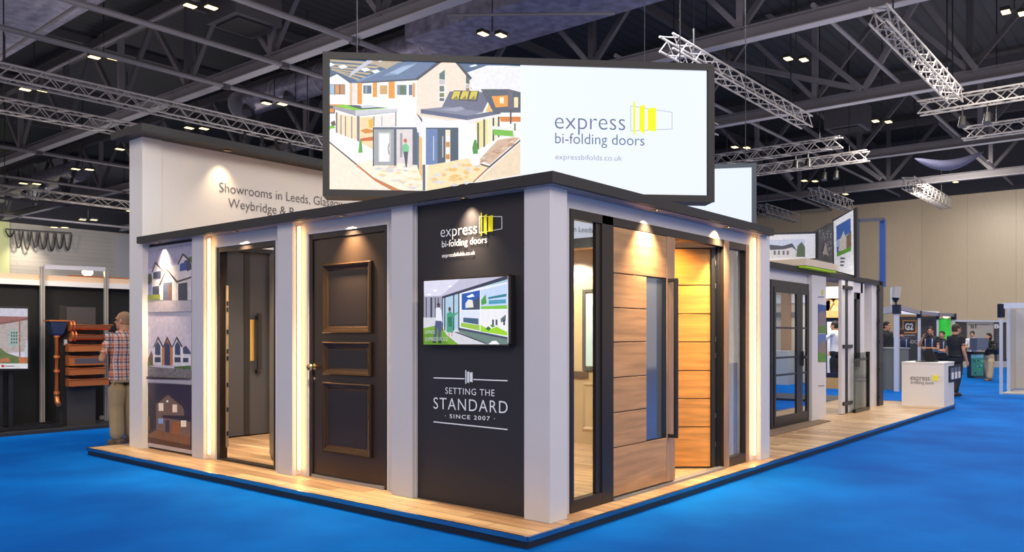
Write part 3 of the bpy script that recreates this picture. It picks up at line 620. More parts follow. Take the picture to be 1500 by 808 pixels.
# hall roof of the pictured showroom
p.poly((62, 92, 126), (72, 76), (1965, 140), (1965, 430), (65, 340))
for i in range(6): p.poly((176, 160, 132), (90+i*5, 112+i*46-i*i*5), (620-i*40, 150+i*34), (590-i*40, 172+i*32), (84+i*5, 134+i*42-i*i*5))
for i in range(5): p.poly((172, 158, 136), (560+i*70, 110+i*4), (900-i*20, 150+i*6), (700-i*10, 230-i*6), (480+i*10, 150+i*18)) if i < 1 else None
for (x, y) in ((590, 120), (215, 190), (440, 218), (545, 238), (90, 170)): p.poly((240, 246, 255), (x-45, y-8), (x+10, y-22), (x+52, y), (x-10, y+20))
p.poly((190, 190, 206), (276, 300), (300, 240), (480, 110), (560, 100), (420, 200), (310, 270))
p.poly((108, 140, 180), (340, 330), (700, 190), (900, 110), (760, 260), (420, 345))
p.poly((226, 226, 230), (1430, 250), (1640, 175), (1900, 178), (1965, 180), (1965, 440), (1500, 440))
p.poly((70, 96, 130), (1290, 100), (1965, 140), (1965, 185), (1660, 170), (1430, 240))
for (x, y) in ((1395, 128), (1500, 178), (1690, 110)): p.poly((236, 244, 255), (x-40, y+4), (x+20, y-12), (x+45, y-2), (x-15, y+14))
# left house
p.poly((240, 236, 238), (72, 300), (165, 258), (290, 350), (290, 640), (72, 640)); p.poly((60, 80, 104), (72, 285), (160, 244), (300, 345), (290, 352), (162, 262), (72, 302))
p.rect((70, 70, 80), 80, 362, 240, 462); p.rect((150, 180, 205), 84, 366, 134, 458); p.rect((206, 140, 80), 142, 368, 182, 458); p.rect((176, 130, 90), 192, 368, 236, 458)
p.poly((216, 180, 140), (285, 350), (310, 350), (310, 600), (285, 560)); p.poly((226, 216, 214), (310, 350), (360, 350), (360, 600), (310, 600))
p.rect((206, 130, 40), 80, 560, 235, 600); p.rect((60, 66, 84), 72, 575, 140, 650); p.rect((220, 140, 40), 80, 600, 130, 640)
# main white house
p.poly(W_, (355, 350), (950, 310), (950, 1100), (355, 900)); p.poly((88, 112, 148), (355, 348), (620, 230), (760, 150), (1180, 96), (960, 310), (940, 322), (365, 355))
p.poly((120, 142, 176), (610, 280), (800, 180), (960, 150), (760, 268)); p.poly((150, 176, 208), (680, 250), (810, 190), (930, 170), (760, 262))
p.poly((60, 70, 92), (360, 342), (940, 306), (940, 324), (360, 356))
p.poly((232, 214, 200), (945, 322), (1240, 100), (1290, 110), (1480, 310), (1480, 700), (945, 760)); p.poly((54, 62, 80), (930, 306), (1225, 92), (1255, 98), (950, 326)); p.poly((54, 62, 80), (1280, 96), (1310, 100), (1490, 300), (1470, 322))
for (a, b, c, d) in ((512, 346, 556, 490), (668, 338, 730, 502), (360, 350, 408, 560), (905, 350, 928, 490)): p.rect((226, 150, 48), a, b, c, d); [p.rect((186, 112, 30), a+8+j*14, b+4, a+10+j*14, d-4) for j in range(int((c-a)/14))]
p.rect((236, 236, 240), 415, 370, 508, 462); p.rect((80, 98, 118), 420, 376, 500, 456); p.rect((130, 150, 170), 436, 384, 460, 450)
p.rect((236, 236, 240), 575, 366, 660, 470); p.rect((200, 156, 96), 582, 374, 656, 462)
p.rect((236, 236, 240), 742, 362, 905, 478); p.rect((120, 136, 146), 752, 370, 846, 470); p.rect((84, 110, 90), 782, 376, 840, 466); p.rect((90, 110, 140), 868, 368, 902, 472)
p.poly((70, 110, 110), (1168, 260), (1222, 222), (1222, 320), (1168, 312)); p.rect((190, 186, 200), 1168, 320, 1222, 365); p.rect((234, 234, 236), 1164, 372, 1224, 540); p.rect((96, 110, 110), 1170, 380, 1216, 436); p.rect((110, 120, 80), 1170, 450, 1216, 490); p.rect((90, 100, 100), 1170, 500, 1216, 530)
p.poly((60, 96, 98), (1430, 272), (1464, 320), (1464, 362), (1430, 355)); p.rect((180, 180, 190), 1430, 365, 1462, 398); p.rect((130, 116, 100), 1430, 402, 1462, 430)
# green-roofed extension
p.poly((122, 196, 30), (130, 575), (250, 566), (690, 600), (340, 622)); p.poly((60, 76, 96), (255, 572), (350, 570), (650, 596), (400, 612)); p.poly((200, 204, 212), (390, 578), (500, 566), (560, 590), (410, 600))
p.poly((150, 152, 164), (120, 580), (340, 622), (752, 606), (752, 640), (360, 680), (130, 610)); p.poly((196, 196, 206), (340, 622), (755, 606), (755, 635), (345, 675))
p.poly((240, 214, 178), (160, 650), (370, 690), (370, 1080), (160, 940)); p.poly((236, 206, 160), (385, 690), (520, 685), (520, 1030), (385, 1060)); p.poly((228, 222, 220), (525, 680), (740, 650), (740, 790), (525, 790))
for (a, b, c, d) in ((150, 640, 166, 945), (196, 670, 206, 905), (240, 680, 250, 950), (302, 680, 312, 1010), (358, 680, 384, 1070), (520, 680, 530, 780), (600, 680, 606, 780), (735, 640, 746, 780)): p.rect((110, 112, 124), a, b, c, d)
p.poly((206, 130, 40), (390, 820), (450, 800), (515, 815), (515, 840), (440, 850)); p.poly((196, 90, 30), (388, 900), (515, 880), (515, 920), (388, 925)); p.poly((226, 170, 40), (470, 720), (515, 700), (515, 790), (480, 800))
p.poly((104, 190, 40), (72, 780), (130, 770), (150, 795), (72, 808)); p.poly((90, 80, 60), (100, 740), (140, 720), (150, 770), (110, 776))
# paving and ground
p.poly((236, 224, 206), (65, 920), (350, 1160), (600, 1330), (900, 1430), (65, 1425)); p.poly((244, 242, 244), (72, 810), (360, 920), (520, 1010), (540, 1150), (350, 1150), (72, 920))
p.poly((240, 228, 208), (360, 1155), (520, 1100), (1000, 1160), (1130, 1420), (800, 1430), (560, 1300)); p.poly((70, 60, 60), (72, 915), (360, 1150), (350, 1160), (72, 930)); p.poly((190, 116, 70), (360, 1150), (520, 1280), (760, 1395), (900, 1430), (720, 1420), (540, 1320), (350, 1165))
rr = random.Random(5)
for i in range(46):
    x, y = rr.uniform(520, 980), rr.uniform(1130, 1390)
    if y > 1130+(x-380)*.62: continue
    w = rr.uniform(25, 60); p.poly(rr.choice([(232, 196, 140), (214, 208, 206), (240, 216, 178), (206, 200, 204), (236, 206, 150)]), (x-w, y), (x, y-14), (x+w, y), (x, y+16))
# entrance screen
p.rect((84, 94, 116), 515, 790, 945, 812); p.rect((70, 80, 100), 515, 790, 530, 1172); p.rect((152, 156, 160), 532, 812, 722, 1165); p.rect((190, 194, 196), 570, 840, 690, 1130); p.rect((250, 250, 252), 580, 856, 672, 1126); p.poly((70, 80, 90), (672, 950), (660, 1000), (672, 1060), (680, 1060), (668, 1000), (680, 950))
p.rect((72, 84, 106), 722, 812, 748, 1168); p.poly((214, 204, 206), (750, 815), (905, 818), (905, 1155), (750, 1140)); p.rect((150, 148, 156), 782, 850, 806, 1086); p.rect((72, 84, 106), 905, 800, 950, 1160)
p.poly((110, 190, 140), (806, 970), (840, 945), (872, 980), (866, 1040), (836, 1075), (806, 1020)); p.poly((186, 90, 40), (815, 915), (835, 898), (852, 915), (846, 944), (818, 936)); p.poly((60, 70, 90), (815, 1030), (862, 1030), (850, 1185), (838, 1185)); p.rect((240, 240, 244), 832, 1185, 856, 1208)
p.poly((226, 224, 228), (905, 630), (1005, 740), (1005, 910), (950, 820)); p.poly((80, 84, 100), (935, 640), (1035, 750), (1035, 912), (1000, 912), (1000, 752)); p.poly((226, 178, 110), (965, 870), (1000, 900), (1000, 1300), (972, 1240)); p.poly((74, 90, 104), (1000, 900), (1030, 900), (1030, 1412), (1005, 1412)); p.poly((70, 100, 130), (945, 830), (968, 850), (968, 1230), (948, 1160))
# low grey roofed house at right
p.poly(W_, (1000, 690), (1440, 760), (1440, 1100), (1000, 1160)); p.poly((238, 234, 234), (1440, 760), (1780, 700), (1600, 1080), (1440, 1120))
p.poly((98, 102, 128), (1190, 600), (1270, 440), (1690, 450), (1590, 650), (1190, 610)); p.poly((122, 126, 150), (985, 615), (1250, 590), (1600, 640), (1440, 690), (990, 640)); p.poly((78, 90, 124), (985, 615), (1440, 680), (1440, 722), (985, 655)); p.poly((92, 98, 124), (1440, 680), (1770, 620), (1770, 660), (1440, 722)); p.poly((226, 222, 224), (1440, 722), (1770, 660), (1770, 682), (1560, 740), (1440, 760))
p.poly((60, 68, 86), (1270, 520), (1310, 430), (1560, 436), (1540, 540)); 
for i in range(3): p.poly((206, 190, 70), (1282+i*88, 515), (1312+i*84, 438), (1376+i*84, 440), (1352+i*86, 524)); p.poly((130, 124, 50), (1300+i*88, 515), (1340+i*84, 480), (1352+i*86, 524))
p.poly((60, 68, 86), (1690, 450), (1745, 640), (1720, 645), (1680, 480)); p.poly((226, 180, 110), (1620, 640), (1662, 540), (1690, 640)); p.poly((150, 154, 176), (1180, 620), (1380, 590), (1420, 610), (1340, 640))
p.rect((74, 90, 124), 1035, 795, 1355, 812); p.rect((94, 120, 170), 1035, 812, 1150, 1160); p.rect((54, 76, 98), 1150, 800, 1355, 1160); p.rect((236, 220, 196), 1228, 818, 1275, 1160); [p.rect(c_, 1232, 878+i*60, 1270, 926+i*60) for i, c_ in enumerate(((226, 230, 236), (190, 130, 70), (226, 230, 236), (190, 130, 70), (222, 226, 230)))]
p.rect((200, 206, 214), 1108, 880, 1116, 1120); p.rect((220, 206, 186), 1198, 880, 1206, 1090)
p.poly((226, 214, 150), (1520, 740), (1640, 715), (1640, 960), (1545, 1010)); p.poly((232, 224, 190), (1640, 715), (1770, 690), (1740, 900), (1640, 960))
for (a, b, c) in ((1600, 715, 1000), (1690, 700, 930), (1742, 690, 890), (1540, 750, 1010)): p.rect((50, 62, 78), a, b, a+16, c)
p.poly((110, 180, 60), (1690, 800), (1900, 830), (1900, 885), (1700, 870)); p.poly((226, 226, 226), (1680, 780), (1965, 810), (1965, 835), (1690, 812))
p.poly((76, 84, 100), (1575, 420), (1850, 420), (1965, 450), (1965, 650), (1700, 650)); p.poly((226, 150, 60), (1680, 490), (1840, 480), (1840, 590), (1720, 600)); p.poly((240, 226, 200), (1760, 500), (1800, 500), (1800, 560), (1760, 560)); p.rect((240, 216, 170), 1900, 500, 1940, 600); p.rect((96, 92, 110), 1840, 430, 1890, 620); p.poly((206, 120, 50), (1760, 690), (1965, 690), (1965, 740), (1770, 740)); p.rect((70, 70, 80), 1860, 620, 1876, 760)
p.poly((244, 240, 238), (1440, 1080), (1560, 1020), (1740, 900), (1960, 905), (1965, 980), (1660, 1180), (1560, 1160)); p.poly((202, 170, 146), (1560, 1110), (1740, 920), (1900, 890), (1960, 900), (1660, 1160))
rr = random.Random(9)
for i in range(24):
    t_ = rr.random(); x, y = 1580+t_*320, 1110-t_*190+rr.uniform(-20, 40); p.poly(rr.choice([(180, 140, 116), (214, 190, 168), (190, 160, 140)]), (x-30, y), (x+5, y-20), (x+36, y-12), (x, y+10))
p.poly((236, 214, 170), (1050, 1170), (1440, 1100), (1650, 1170), (1500, 1330), (1050, 1420))
for i in range(40):
    x, y = rr.uniform(1070, 1560), rr.uniform(1160, 1370)
    if y > 1420-(x-1050)*.2 or (x > 1480 and y > 1250): continue
    w = rr.uniform(25, 55); p.poly(rr.choice([(226, 180, 110), (206, 200, 206), (240, 214, 170), (232, 190, 120), (214, 208, 210)]), (x-w, y), (x, y-18), (x+w, y), (x, y+20))
p.poly((74, 70, 76), (1655, 1175), (1960, 915), (1960, 935), (1660, 1195), (1570, 1165), (1570, 1150)); p.poly((170, 110, 80), (1640, 1190), (1660, 1195), (1510, 1335), (1490, 1335)); p.poly((226, 206, 178), (1680, 1190), (1960, 945), (1960, 1260), (1530, 1335))
p.poly((60, 140, 50), (1500, 1070), (1490, 1000), (1510, 920), (1530, 920), (1545, 1000), (1545, 1075)); p.poly((234, 230, 230), (1468, 1060), (1566, 1056), (1566, 1150), (1540, 1172), (1490, 1172), (1466, 1130)); p.poly((76, 160, 60), (375, 1050), (385, 940), (398, 908), (410, 950), (418, 1052)); p.poly((232, 228, 230), (332, 1050), (450, 1044), (450, 1120), (370, 1140), (332, 1120)); p.rect((60, 110, 60), 1900, 760, 1915, 830); p.rect((236, 232, 230), 1890, 832, 1940, 880)
o_ = p.build('picture_panel', attr_mat('lightbox_picture', 1.15, .93, 1.05), lb)
SLATE = mat('slate_print', (84, 104, 138), .6, emit=.35); SLL = mat('pale_slate_print', (140, 150, 170), .6, emit=.3)
c3 = lambda x, y: (800+x/7.345, 140+y/7.345)
lettering('express', PL, c3(92, 358), c3(848, 376), 25, SLATE, lb, -.012, lift=.012)
lettering('bi-folding doors', PL, c3(96, 514), c3(1055, 540), 15.3, SLATE, lb, -.004, lift=.012)
lettering('expressbifolds.co.uk', PL, c3(98, 686), c3(815, 703), 7.6, SLL, lb, -.004, lift=.012)
logo(PL, dict(outline=[c3(908, 112), c3(1352, 182), c3(1352, 362), c3(908, 380)], panels=[[c3(934, 90), c3(950, 55), c3(956, 90), c3(956, 400), c3(948, 440), c3(934, 400)], [c3(1000, 122), c3(1057, 98), c3(1057, 415), c3(1000, 380)], [c3(1088, 142), c3(1178, 132), c3(1178, 388), c3(1088, 376)]]), lb, SLL, .004, mat('lime_print', (206, 214, 0), .5, emit=.6), lift=.012)
A_, B_ = dep(930, 300, 15.0), dep(1108, 300, 14.6)
lb2, P2L, U2, N2 = hung_box('hanging_lightbox', 'plain white glowing sign box partly hidden behind the large one', Vector((A_.x, A_.y, 0)), Vector((B_.x, B_.y, 0)), 3.1, 4.58, .32, .075, mat('sign_frame_blue', (62, 72, 84), .45))
p = Pic((P2L[0]-N2*.012, N2), .003).crop(0, 0, 1); p.rect((218, 228, 240), 938, 243, 1101, 380); p.build('white_panel', WLIT, lb2)
# ================================================================ SECOND BAY OF THE RIGHT FRONT
YB = 1.17
PB = ('y', YB)
zB0, zB1 = Z(1180, 400, 'y', YB-.08), Z(1180, 391, 'y', YB-.08)
xe = X(1293, YB-.1)
cb = thing('canopy', 'black roof edge over the glazed doors at the back of the right front', 'canopy', (9.5, 1.4, zB0))
xc = 5.6
box('fascia_board', FASC, cb, xc, xe, YB-.1, YB+.35, zB0, zB0+.085)
box('soffit', mat('soffit_grey', (150, 140, 138)), cb, xc+.02, xe-.02, YB-.08, YB+.33, zB0-.006, zB0-.001)
wl = MB(); xg0, xg1 = X(1130, YB), X(1189, YB); xw1 = X(1210, YB)
ztB = Z(1130, 405, 'y', YB); ztB2 = Z(1188, 417, 'y', YB); zd = (ztB+ztB2)/2-.02
wl.box(4.62, xg0, YB, YB+.15, ZP, zB0); wl.box(xg0, xg1, YB, YB+.15, zd, zB0)
tagp(wl.build('door_surround', WHITE), 'white lintel panel over the black bi-folding glass doors', 'wall panel')
bf = thing('folding_glass_door', 'black framed glass bi-folding doors with thin glazing bars beyond the oak doors', 'door', ((xg0+xg1)/2, YB, ZP))
BL = mat('anthracite_frame', (34, 34, 38), .35, metal=.2)
f = MB(); XB = lambda q: X(q, YB-.03)
f.box(XB(1130), XB(1133.5), YB-.03, YB+.01, ZP, zd); f.box(XB(1184.5), XB(1189), YB-.03, YB+.01, ZP, zd); f.box(XB(1133.5), XB(1184.5), YB-.03, YB+.01, zd-.1, zd); f.box(XB(1133.5), XB(1184.5), YB-.03, YB+.01, ZP, ZP+.06)
f.build('outer_frame', BL, bf); xm = X(1172, YB)
for x0, x1, w0, w1 in ((XB(1133.6), XB(1171), XB(1136)-XB(1133.6), XB(1171)-XB(1166.5)), (XB(1171.2), XB(1184.4), XB(1175)-XB(1171.2), XB(1184.4)-XB(1181.5))):
    s_ = MB(); s_.box(x0, x0+w0, YB-.04, YB-.005, ZP+.06, zd-.1); s_.box(x1-w1, x1, YB-.04, YB-.005, ZP+.06, zd-.1); s_.box(x0+w0, x1-w1, YB-.04, YB-.005, zd-.18, zd-.1); s_.box(x0+w0, x1-w1, YB-.04, YB-.005, ZP+.06, ZP+.18)
    sash = s_.build('sash', BL, bf); box('pane', GLASS, sash, x0+w0, x1-w1, YB-.02, YB-.015, ZP+.18, zd-.18)
    b = MB()
    for py in (480, 523, 548):
        z = Z(1150, py, 'y', YB); b.box(x0+w0, x1-w1, YB-.035, YB-.008, z-.014, z+.014)
    b.build('glazing_bar', BL, sash)
zh = Z(1175, 523, 'y', YB); hb = MB(); hb.box(xm-.06, xm-.02, YB-.07, YB-.05, zh-.13, zh+.1); hb.box(xm-.06, xm+.1, YB-.11, YB-.08, zh-.012, zh+.012); hb.cyl((xm-.04, YB-.1, zh), (xm-.04, YB-.05, zh), .014); hb.build('lever_handle', BL, bf)
mt = MB(); mt.prism([(6.5, .84, ZP), (9.0, .86, ZP), (9.1, 1.15, ZP), (6.5, 1.15, ZP)], (0, 0, .012)); tagp(mt.build('door_mat', mat('brown_mat', (120, 96, 74), .9, noise=.2, nscale=40)), 'thin brown threshold mat in front of the black glass doors', 'mat')
pl_ = thing('display_pillar', 'white pillar with two small house photos right of the black glass doors', 'pillar', ((xg1+xw1)/2, YB, ZP), 'white pillars of the stand')
yP = YB-.08
box('shaft', WHITE, pl_, X(1189.5, yP), X(1210, yP), yP, YB, ZP, zB0)
p = Pic(('y', yP), .003).crop(0, 0, 1)
p.poly((54, 78, 140), (1198, 445), (1210, 447), (1210, 488), (1198, 488)); p.poly((122, 106, 110), (1199, 458), (1205, 454), (1210, 462), (1210, 480), (1198, 478)); p.poly((90, 118, 50), (1198, 478), (1210, 476), (1210, 488), (1198, 488))
p.build('house_photo', PRINT, pl_); p = Pic(('y', yP), .003).crop(0, 0, 1); p.poly((90, 110, 160), (1198, 489), (1210, 489), (1210, 530), (1198, 530)); p.poly((130, 110, 100), (1200, 505), (1206, 496), (1210, 504), (1210, 520), (1198, 516)); p.poly((84, 130, 40), (1198, 514), (1210, 520), (1210, 530), (1198, 530)); p.build('house_photo', PRINT, pl_); p = Pic(('y', yP), .003).crop(0, 0, 1); p.rect((196, 190, 90), 1203, 424, 1206, 432); p.rect((110, 108, 112), 1198, 434, 1207, 435.5); p.rect((120, 118, 122), 1198, 564, 1207, 565.5); p.build('printed_marks', PRINT, pl_)
# folded stack of white door leaves with black gasket and hinges
xs_, ys_ = on(1231, 603, 'z', ZP).x, on(1231, 603, 'z', ZP).y
fs = thing('folded_door_stack', 'white bi-folding leaves folded together with black hinges at the open end of the back bay', 'door', (xs_+.1, ys_, ZP))
yS = 1.08; PS = ('y', yS); zs1 = zB0-.01
for nm, a, b, m_, yy in (('leaf_edge', 1233, 1238, WHITE, 0), ('gasket', 1238, 1243, BL, .01), ('leaf_edge', 1243, 1251, WHITE, 0)):
    box(nm, m_, fs, X(a, yS), X(b, yS), yS+yy, yS+.06, ZP+.01, zs1, bevel=.004)
for py in (421, 507, 590):
    z = Z(1240, py, 'y', yS); box('hinge', BL, fs, X(1234, yS), X(1247, yS), yS-.03, yS, z-.03, z+.03)
# glazed end leaf and balustrade
yG = 1.0; PGb = ('y', yG); x0, x1 = X(1251, yG), X(1272, yG)
ge = thing('glazed_door', 'white framed glass door standing beside the folded door stack', 'door', ((x0+x1)/2, yG, ZP))
f = MB(); f.box(x0, x0+.12, yG+.1, yG+.2, ZP, zB0-.02); f.box(x1-.12, x1+.1, yG+.1, yG+.2, ZP, zB0-.02); f.box(x0, x1, yG+.1, yG+.2, zB0-.2, zB0-.02); f.build('frame', WHITE, ge)
f = MB(); f.box(x1-.34, x1-.14, yG+.11, yG+.19, .9, zB0-.2); f.box(x0+.12, x1-.14, yG+.11, yG+.19, zB0-.32, zB0-.2); f.build('sash', BL, ge); box('pane', GLASS, ge, x0+.12, x1-.34, yG+.14, yG+.15, .9, zB0-.32)
box('backing_fill', mat('pale_backing_fill', (186, 188, 182), .5, emit=.05), ge, x0+.1, x1+.35, yG+.215, yG+.23, ZP, .93)  # faintly glowing pale sheet added so the balustrade glass reads light
bl = thing('glass_balustrade', 'glass balustrade panel with dark base rail and grey lettering in the back bay', 'balustrade', ((x0+x1)/2, yG, ZP))
zb1 = Z(1260, 516, 'y', yG); box('pane', glass('balustrade_glass', (218, 222, 220), .1), bl, x0, x1-.04, yG-.008, yG+.008, ZP+.05, zb1); f = MB(); f.box(x0, x1, yG-.03, yG+.03, ZP, ZP+.06); f.box(x1-.05, x1, yG-.03, yG+.03, ZP+.06, zb1+.01); f.box(x0+.02, x1-.1, yG-.012, yG+.012, Z(1260, 527, 'y', yG), Z(1260, 524.5, 'y', yG)); f.build('frame', BL, bl)
lettering('express', PGb, (1251.5, 554), (1268, 554), 5, DKT, bl); lettering('bi-folding doors', PGb, (1251.5, 559), (1268, 559), 2.6, DKT, bl, .02)
pe = thing('display_pillar', 'white end post edged with a black hinged strip near the counter', 'pillar', (X(1280, YB), YB, ZP), 'white pillars of the stand')
box('shaft', WHITE, pe, X(1273, YB), X(1287, YB), YB-.05, YB+.1, ZP, zB0)
box('black_strip', BL, pe, X(1288, YB-.1), X(1294, YB-.1), YB-.1, YB-.02, ZP, zB0+.08)
for py in (425, 470, 500, 540, 580):
    z = Z(1290, py, 'y', YB-.1); box('hinge', BL, pe, X(1286.5, YB-.1), X(1288.2, YB-.1), YB-.13, YB-.1, z-.03, z+.03)
# roof clutter above the back bay
zt_ = zB0+.085
P0, P1_ = on(1181, 402, 'y', YB+.1), on(1227, 402, 'y', YB+.1)
def quadbox(name, m, parent, pl, pts, thick, lift=0):
    P = [onp(*q, pl) for q in pts]; N = facing(plN(pl), P[0]); return MB().prism([p+N*lift for p in P], -N*thick).build(name, m, parent)
tb = thing('roof_lantern_box', 'pale timber box with lime green underside on the roof edge of the back bay', 'box', on(1200, 400, 'y', YB-.12))
PXa = ('y', YB-.22); A1 = on(1181, 376, *PXa); A2 = on(1227, 389, *PXa); zl = on(1181, 388, *PXa).z; zl2 = on(1227, 397, *PXa).z
TIMB = mat('pale_timber', (206, 186, 164), .6, noise=.08, nscale=5)
xx0, xx1, zz0, zz1 = A1.x, A2.x, max(zt_+.01, .5*(zl+zl2)), .5*(A1.z+A2.z)
box('body', TIMB, tb, xx0, xx1, YB-.22, YB+.9, zz0, zz1, bevel=.005)
box('green_underside', mat('lime_underside', (160, 200, 10), .6, emit=.15), tb, xx0+.02, xx1-.02, YB-.2, YB+.88, zz0-.03, zz0); box('foot', BL, tb, xx0+.3, xx0+.4, YB+.1, YB+.2, zt_, zz0-.03); box('foot', BL, tb, xx1-.4, xx1-.3, YB+.1, YB+.2, zt_, zz0-.03)
def board(label, corners, d0, d1, cols, fm, draw):
    # corners: pixel quad (tl,tr,br,bl); d0/d1 depth at the left/right edge
    a, b = dep(*corners[0], d0), dep(*corners[1], d1); c, d = dep(*corners[2], d1), dep(*corners[3], d0)
    U = Vector((b.x-a.x, b.y-a.y, 0)).normalized(); N = facing(U.cross(UP), a); pl = (Vector((a.x, a.y, 0)), N)
    mid = (a+b)/2; t_ = thing('picture_board', label, 'sign', (mid.x, mid.y, min(c.z, d.z)), None)
    MB().prism([onp(*q, pl) for q in corners], -N*.08).build('frame', fm, t_)
    draw(pl, t_); return t_
def d1_(pl, t_):
    p = Pic(pl, .003).crop(0, 0, 1); p.poly((226, 226, 230), (1127, 344), (1194, 342), (1194, 378), (1127, 382)); p.poly((196, 206, 226), (1125, 351), (1179, 350), (1179, 376), (1125, 378))
    p.poly((206, 206, 210), (1127, 366), (1150, 364), (1162, 358), (1168, 372), (1166, 377), (1127, 378)); p.poly((70, 74, 90), (1126, 358), (1146, 360), (1160, 356), (1168, 368), (1160, 362), (1148, 365), (1128, 366)); p.poly((80, 100, 70), (1168, 360), (1174, 354), (1179, 362), (1179, 376), (1166, 376))
    for x in (1133, 1139, 1146, 1152): p.rect((96, 100, 116), x, 367, x+3, 373)
    p.build('house_picture', PRINT, t_)
board('white picture board of a long gabled house standing on the back bay roof', [(1120, 341), (1196, 339), (1196, 380), (1120, 384)], 13.2, 14.8, 0, BL, d1_)
def d2_(pl, t_):
    p = Pic(pl, .003).crop(0, 0, 1); rr = random.Random(2)
    p.poly((60, 60, 70), (1198.5, 340), (1219, 329), (1219, 382), (1198.5, 377))
    for i in range(46):
        x, y = rr.uniform(1199.5, 1217.5), rr.uniform(336, 374); p.poly((206, 204, 210), (x-.7, y+.7), (x+.3, y-.9), (x+.8, y-.5), (x-.2, y+1))
    p.poly((176, 160, 146), (1204, 372), (1206, 362), (1208, 354), (1210, 362), (1212, 374)); p.build('dotted_picture', PRINT, t_)
board('dark dotted picture board between the two white boards', [(1197.5, 339), (1220, 326), (1220, 384), (1197.5, 378)], 14.9, 15.6, 0, BL, d2_)
def d3_(pl, t_):
    p = Pic(pl, .003).crop(0, 0, 1); p.poly((232, 232, 236), (1221, 324), (1250, 307), (1251, 403), (1222, 396)); p.poly((48, 90, 160), (1225, 331), (1246, 319), (1247, 366), (1226, 376)); p.poly((150, 170, 200), (1226, 352), (1246, 340), (1247, 350), (1226, 362))
    p.poly((196, 186, 170), (1228, 368), (1231, 350), (1236, 338), (1240, 352), (1240, 366)); p.poly((120, 96, 70), (1240, 346), (1247, 338), (1247, 362), (1240, 365)); p.poly((90, 150, 40), (1226, 370), (1247, 361), (1247, 367), (1226, 376))
    for i in range(3): p.rect((90, 90, 96), 1231, 377+i*5, 1238-i, 379.5+i*5)
    p.build('house_picture', PRINT, t_)
board('tall white picture board of a glazed house under blue sky on the back bay roof', [(1219.5, 322), (1255, 303), (1255, 406), (1220, 397)], 15.0, 14.7, 0, BL, d3_)
of = thing('open_frame', 'tall empty rectangular frame, blue on its right side, standing on the back bay roof', 'frame', on(1276, 408, 'y', 2.2))
f = MB(); Q = [on(1257, 323, 'y', 2.2), on(1293, 321, 'y', 2.2), on(1293, 420, 'y', 2.2), on(1257, 412, 'y', 2.2)]
f.bar(Q[0], Q[1], .08); f.build('rail', mat('frame_slate', (60, 70, 96), .4), of)
MB().bar(Q[1], Q[2], .12).build('upright', mat('frame_blue', (40, 80, 150), .35), of); MB().bar(Q[0], Q[3], .05).build('upright', mat('frame_slate', (60, 70, 96)), of)
# counter
xq, yq0, yq1, zq = 13.0, .02, .78, Z(1389, 531, 'x', 13.0)
co = thing('reception_counter', 'white reception counter with company lettering at the far end of the platform', 'counter', (13.45, .4, ZP))
CW = mat('counter_white', (226, 218, 210), .45)
box('front_panel', CW, co, xq, xq+.03, yq0, yq1, ZP, zq-.03); box('top', CW, co, xq-.005, 13.93, yq0-.005, yq1+.005, zq-.03, zq, bevel=.004)
box('side_panel', CW, co, xq+.03, 13.9, yq0, yq0+.03, ZP, zq-.03); box('side_panel', CW, co, xq+.03, 13.9, yq1-.03, yq1, ZP, zq-.03); box('plinth', mat('plinth_grey', (176, 168, 160)), co, 13.1, 13.85, yq0+.03, yq1-.03, ZP, ZP+.04)
PC = ('x', xq); c5 = lambda x, y: (1300+x/7.345, 500+y/7.345)
lettering('express', PC, c5(248, 412), c5(455, 420), 7.6, DKT, co); lettering('bi-folding doors', PC, c5(250, 452), c5(500, 462), 4.4, DKT, co)
logo(PC, dict(outline=[c5(470, 360), c5(595, 385), c5(595, 418), c5(470, 425)], panels=[[c5(484, 362), c5(500, 355), c5(500, 425), c5(484, 420)], [c5(510, 364), c5(542, 358), c5(542, 424), c5(510, 420)]]), co, mat('faint_line', (206, 204, 196)), .004, YEL)
bh = thing('leaflet_holder', 'dark leaflet rack with three white leaflets on the side of the counter', 'leaflet rack', (13.45, yq0-.03, .5))
PH = ('y', yq0-.02); xa, xb = on(1391, 550, *PH).x, on(1407, 550, *PH).x; zt2, zb2 = on(1391, 536, *PH).z, on(1391, 560, *PH).z
box('back_plate', NAVY, bh, xa, xb, yq0-.02, yq0, zb2, zt2)
for i in range(3):
    l0 = xa+(xb-xa)*(.08+i*.31); lf_ = box('pocket', mat('pocket_grey', (90, 94, 110), .4), bh, l0, l0+(xb-xa)*.22, yq0-.035, yq0-.02, zb2+.05, zt2-.04); box('leaflet', WT, lf_, l0+.02, l0+(xb-xa)*.2, yq0-.04, yq0-.035, zb2+.06, zb2+.19)
ts = thing('tablet_stand', 'dark tablet leaning on a stand on top of the white counter', 'tablet', (13.35, .3, zq))
b = MB(); a1, a2 = on(1365, 530, 'x', 13.3), on(1357, 512, 'x', 13.3); a1.z = zq; b.bar(a1+Vector((0, .0, .0)), a2, .2, .02, Vector((1, 0, 0))); b.build('tablet', BL, ts); box('base', BL, ts, 13.22, 13.4, a1.y-.1, a1.y+.12, zq, zq+.015)
tr = MB(); tr.box(13.1, 13.35, on(1357, 530, 'x', 13.1).y, on(1341, 530, 'x', 13.1).y, zq, zq+.02); tagp(tr.build('tray', BL), 'flat dark tray on the left of the counter top', 'tray')
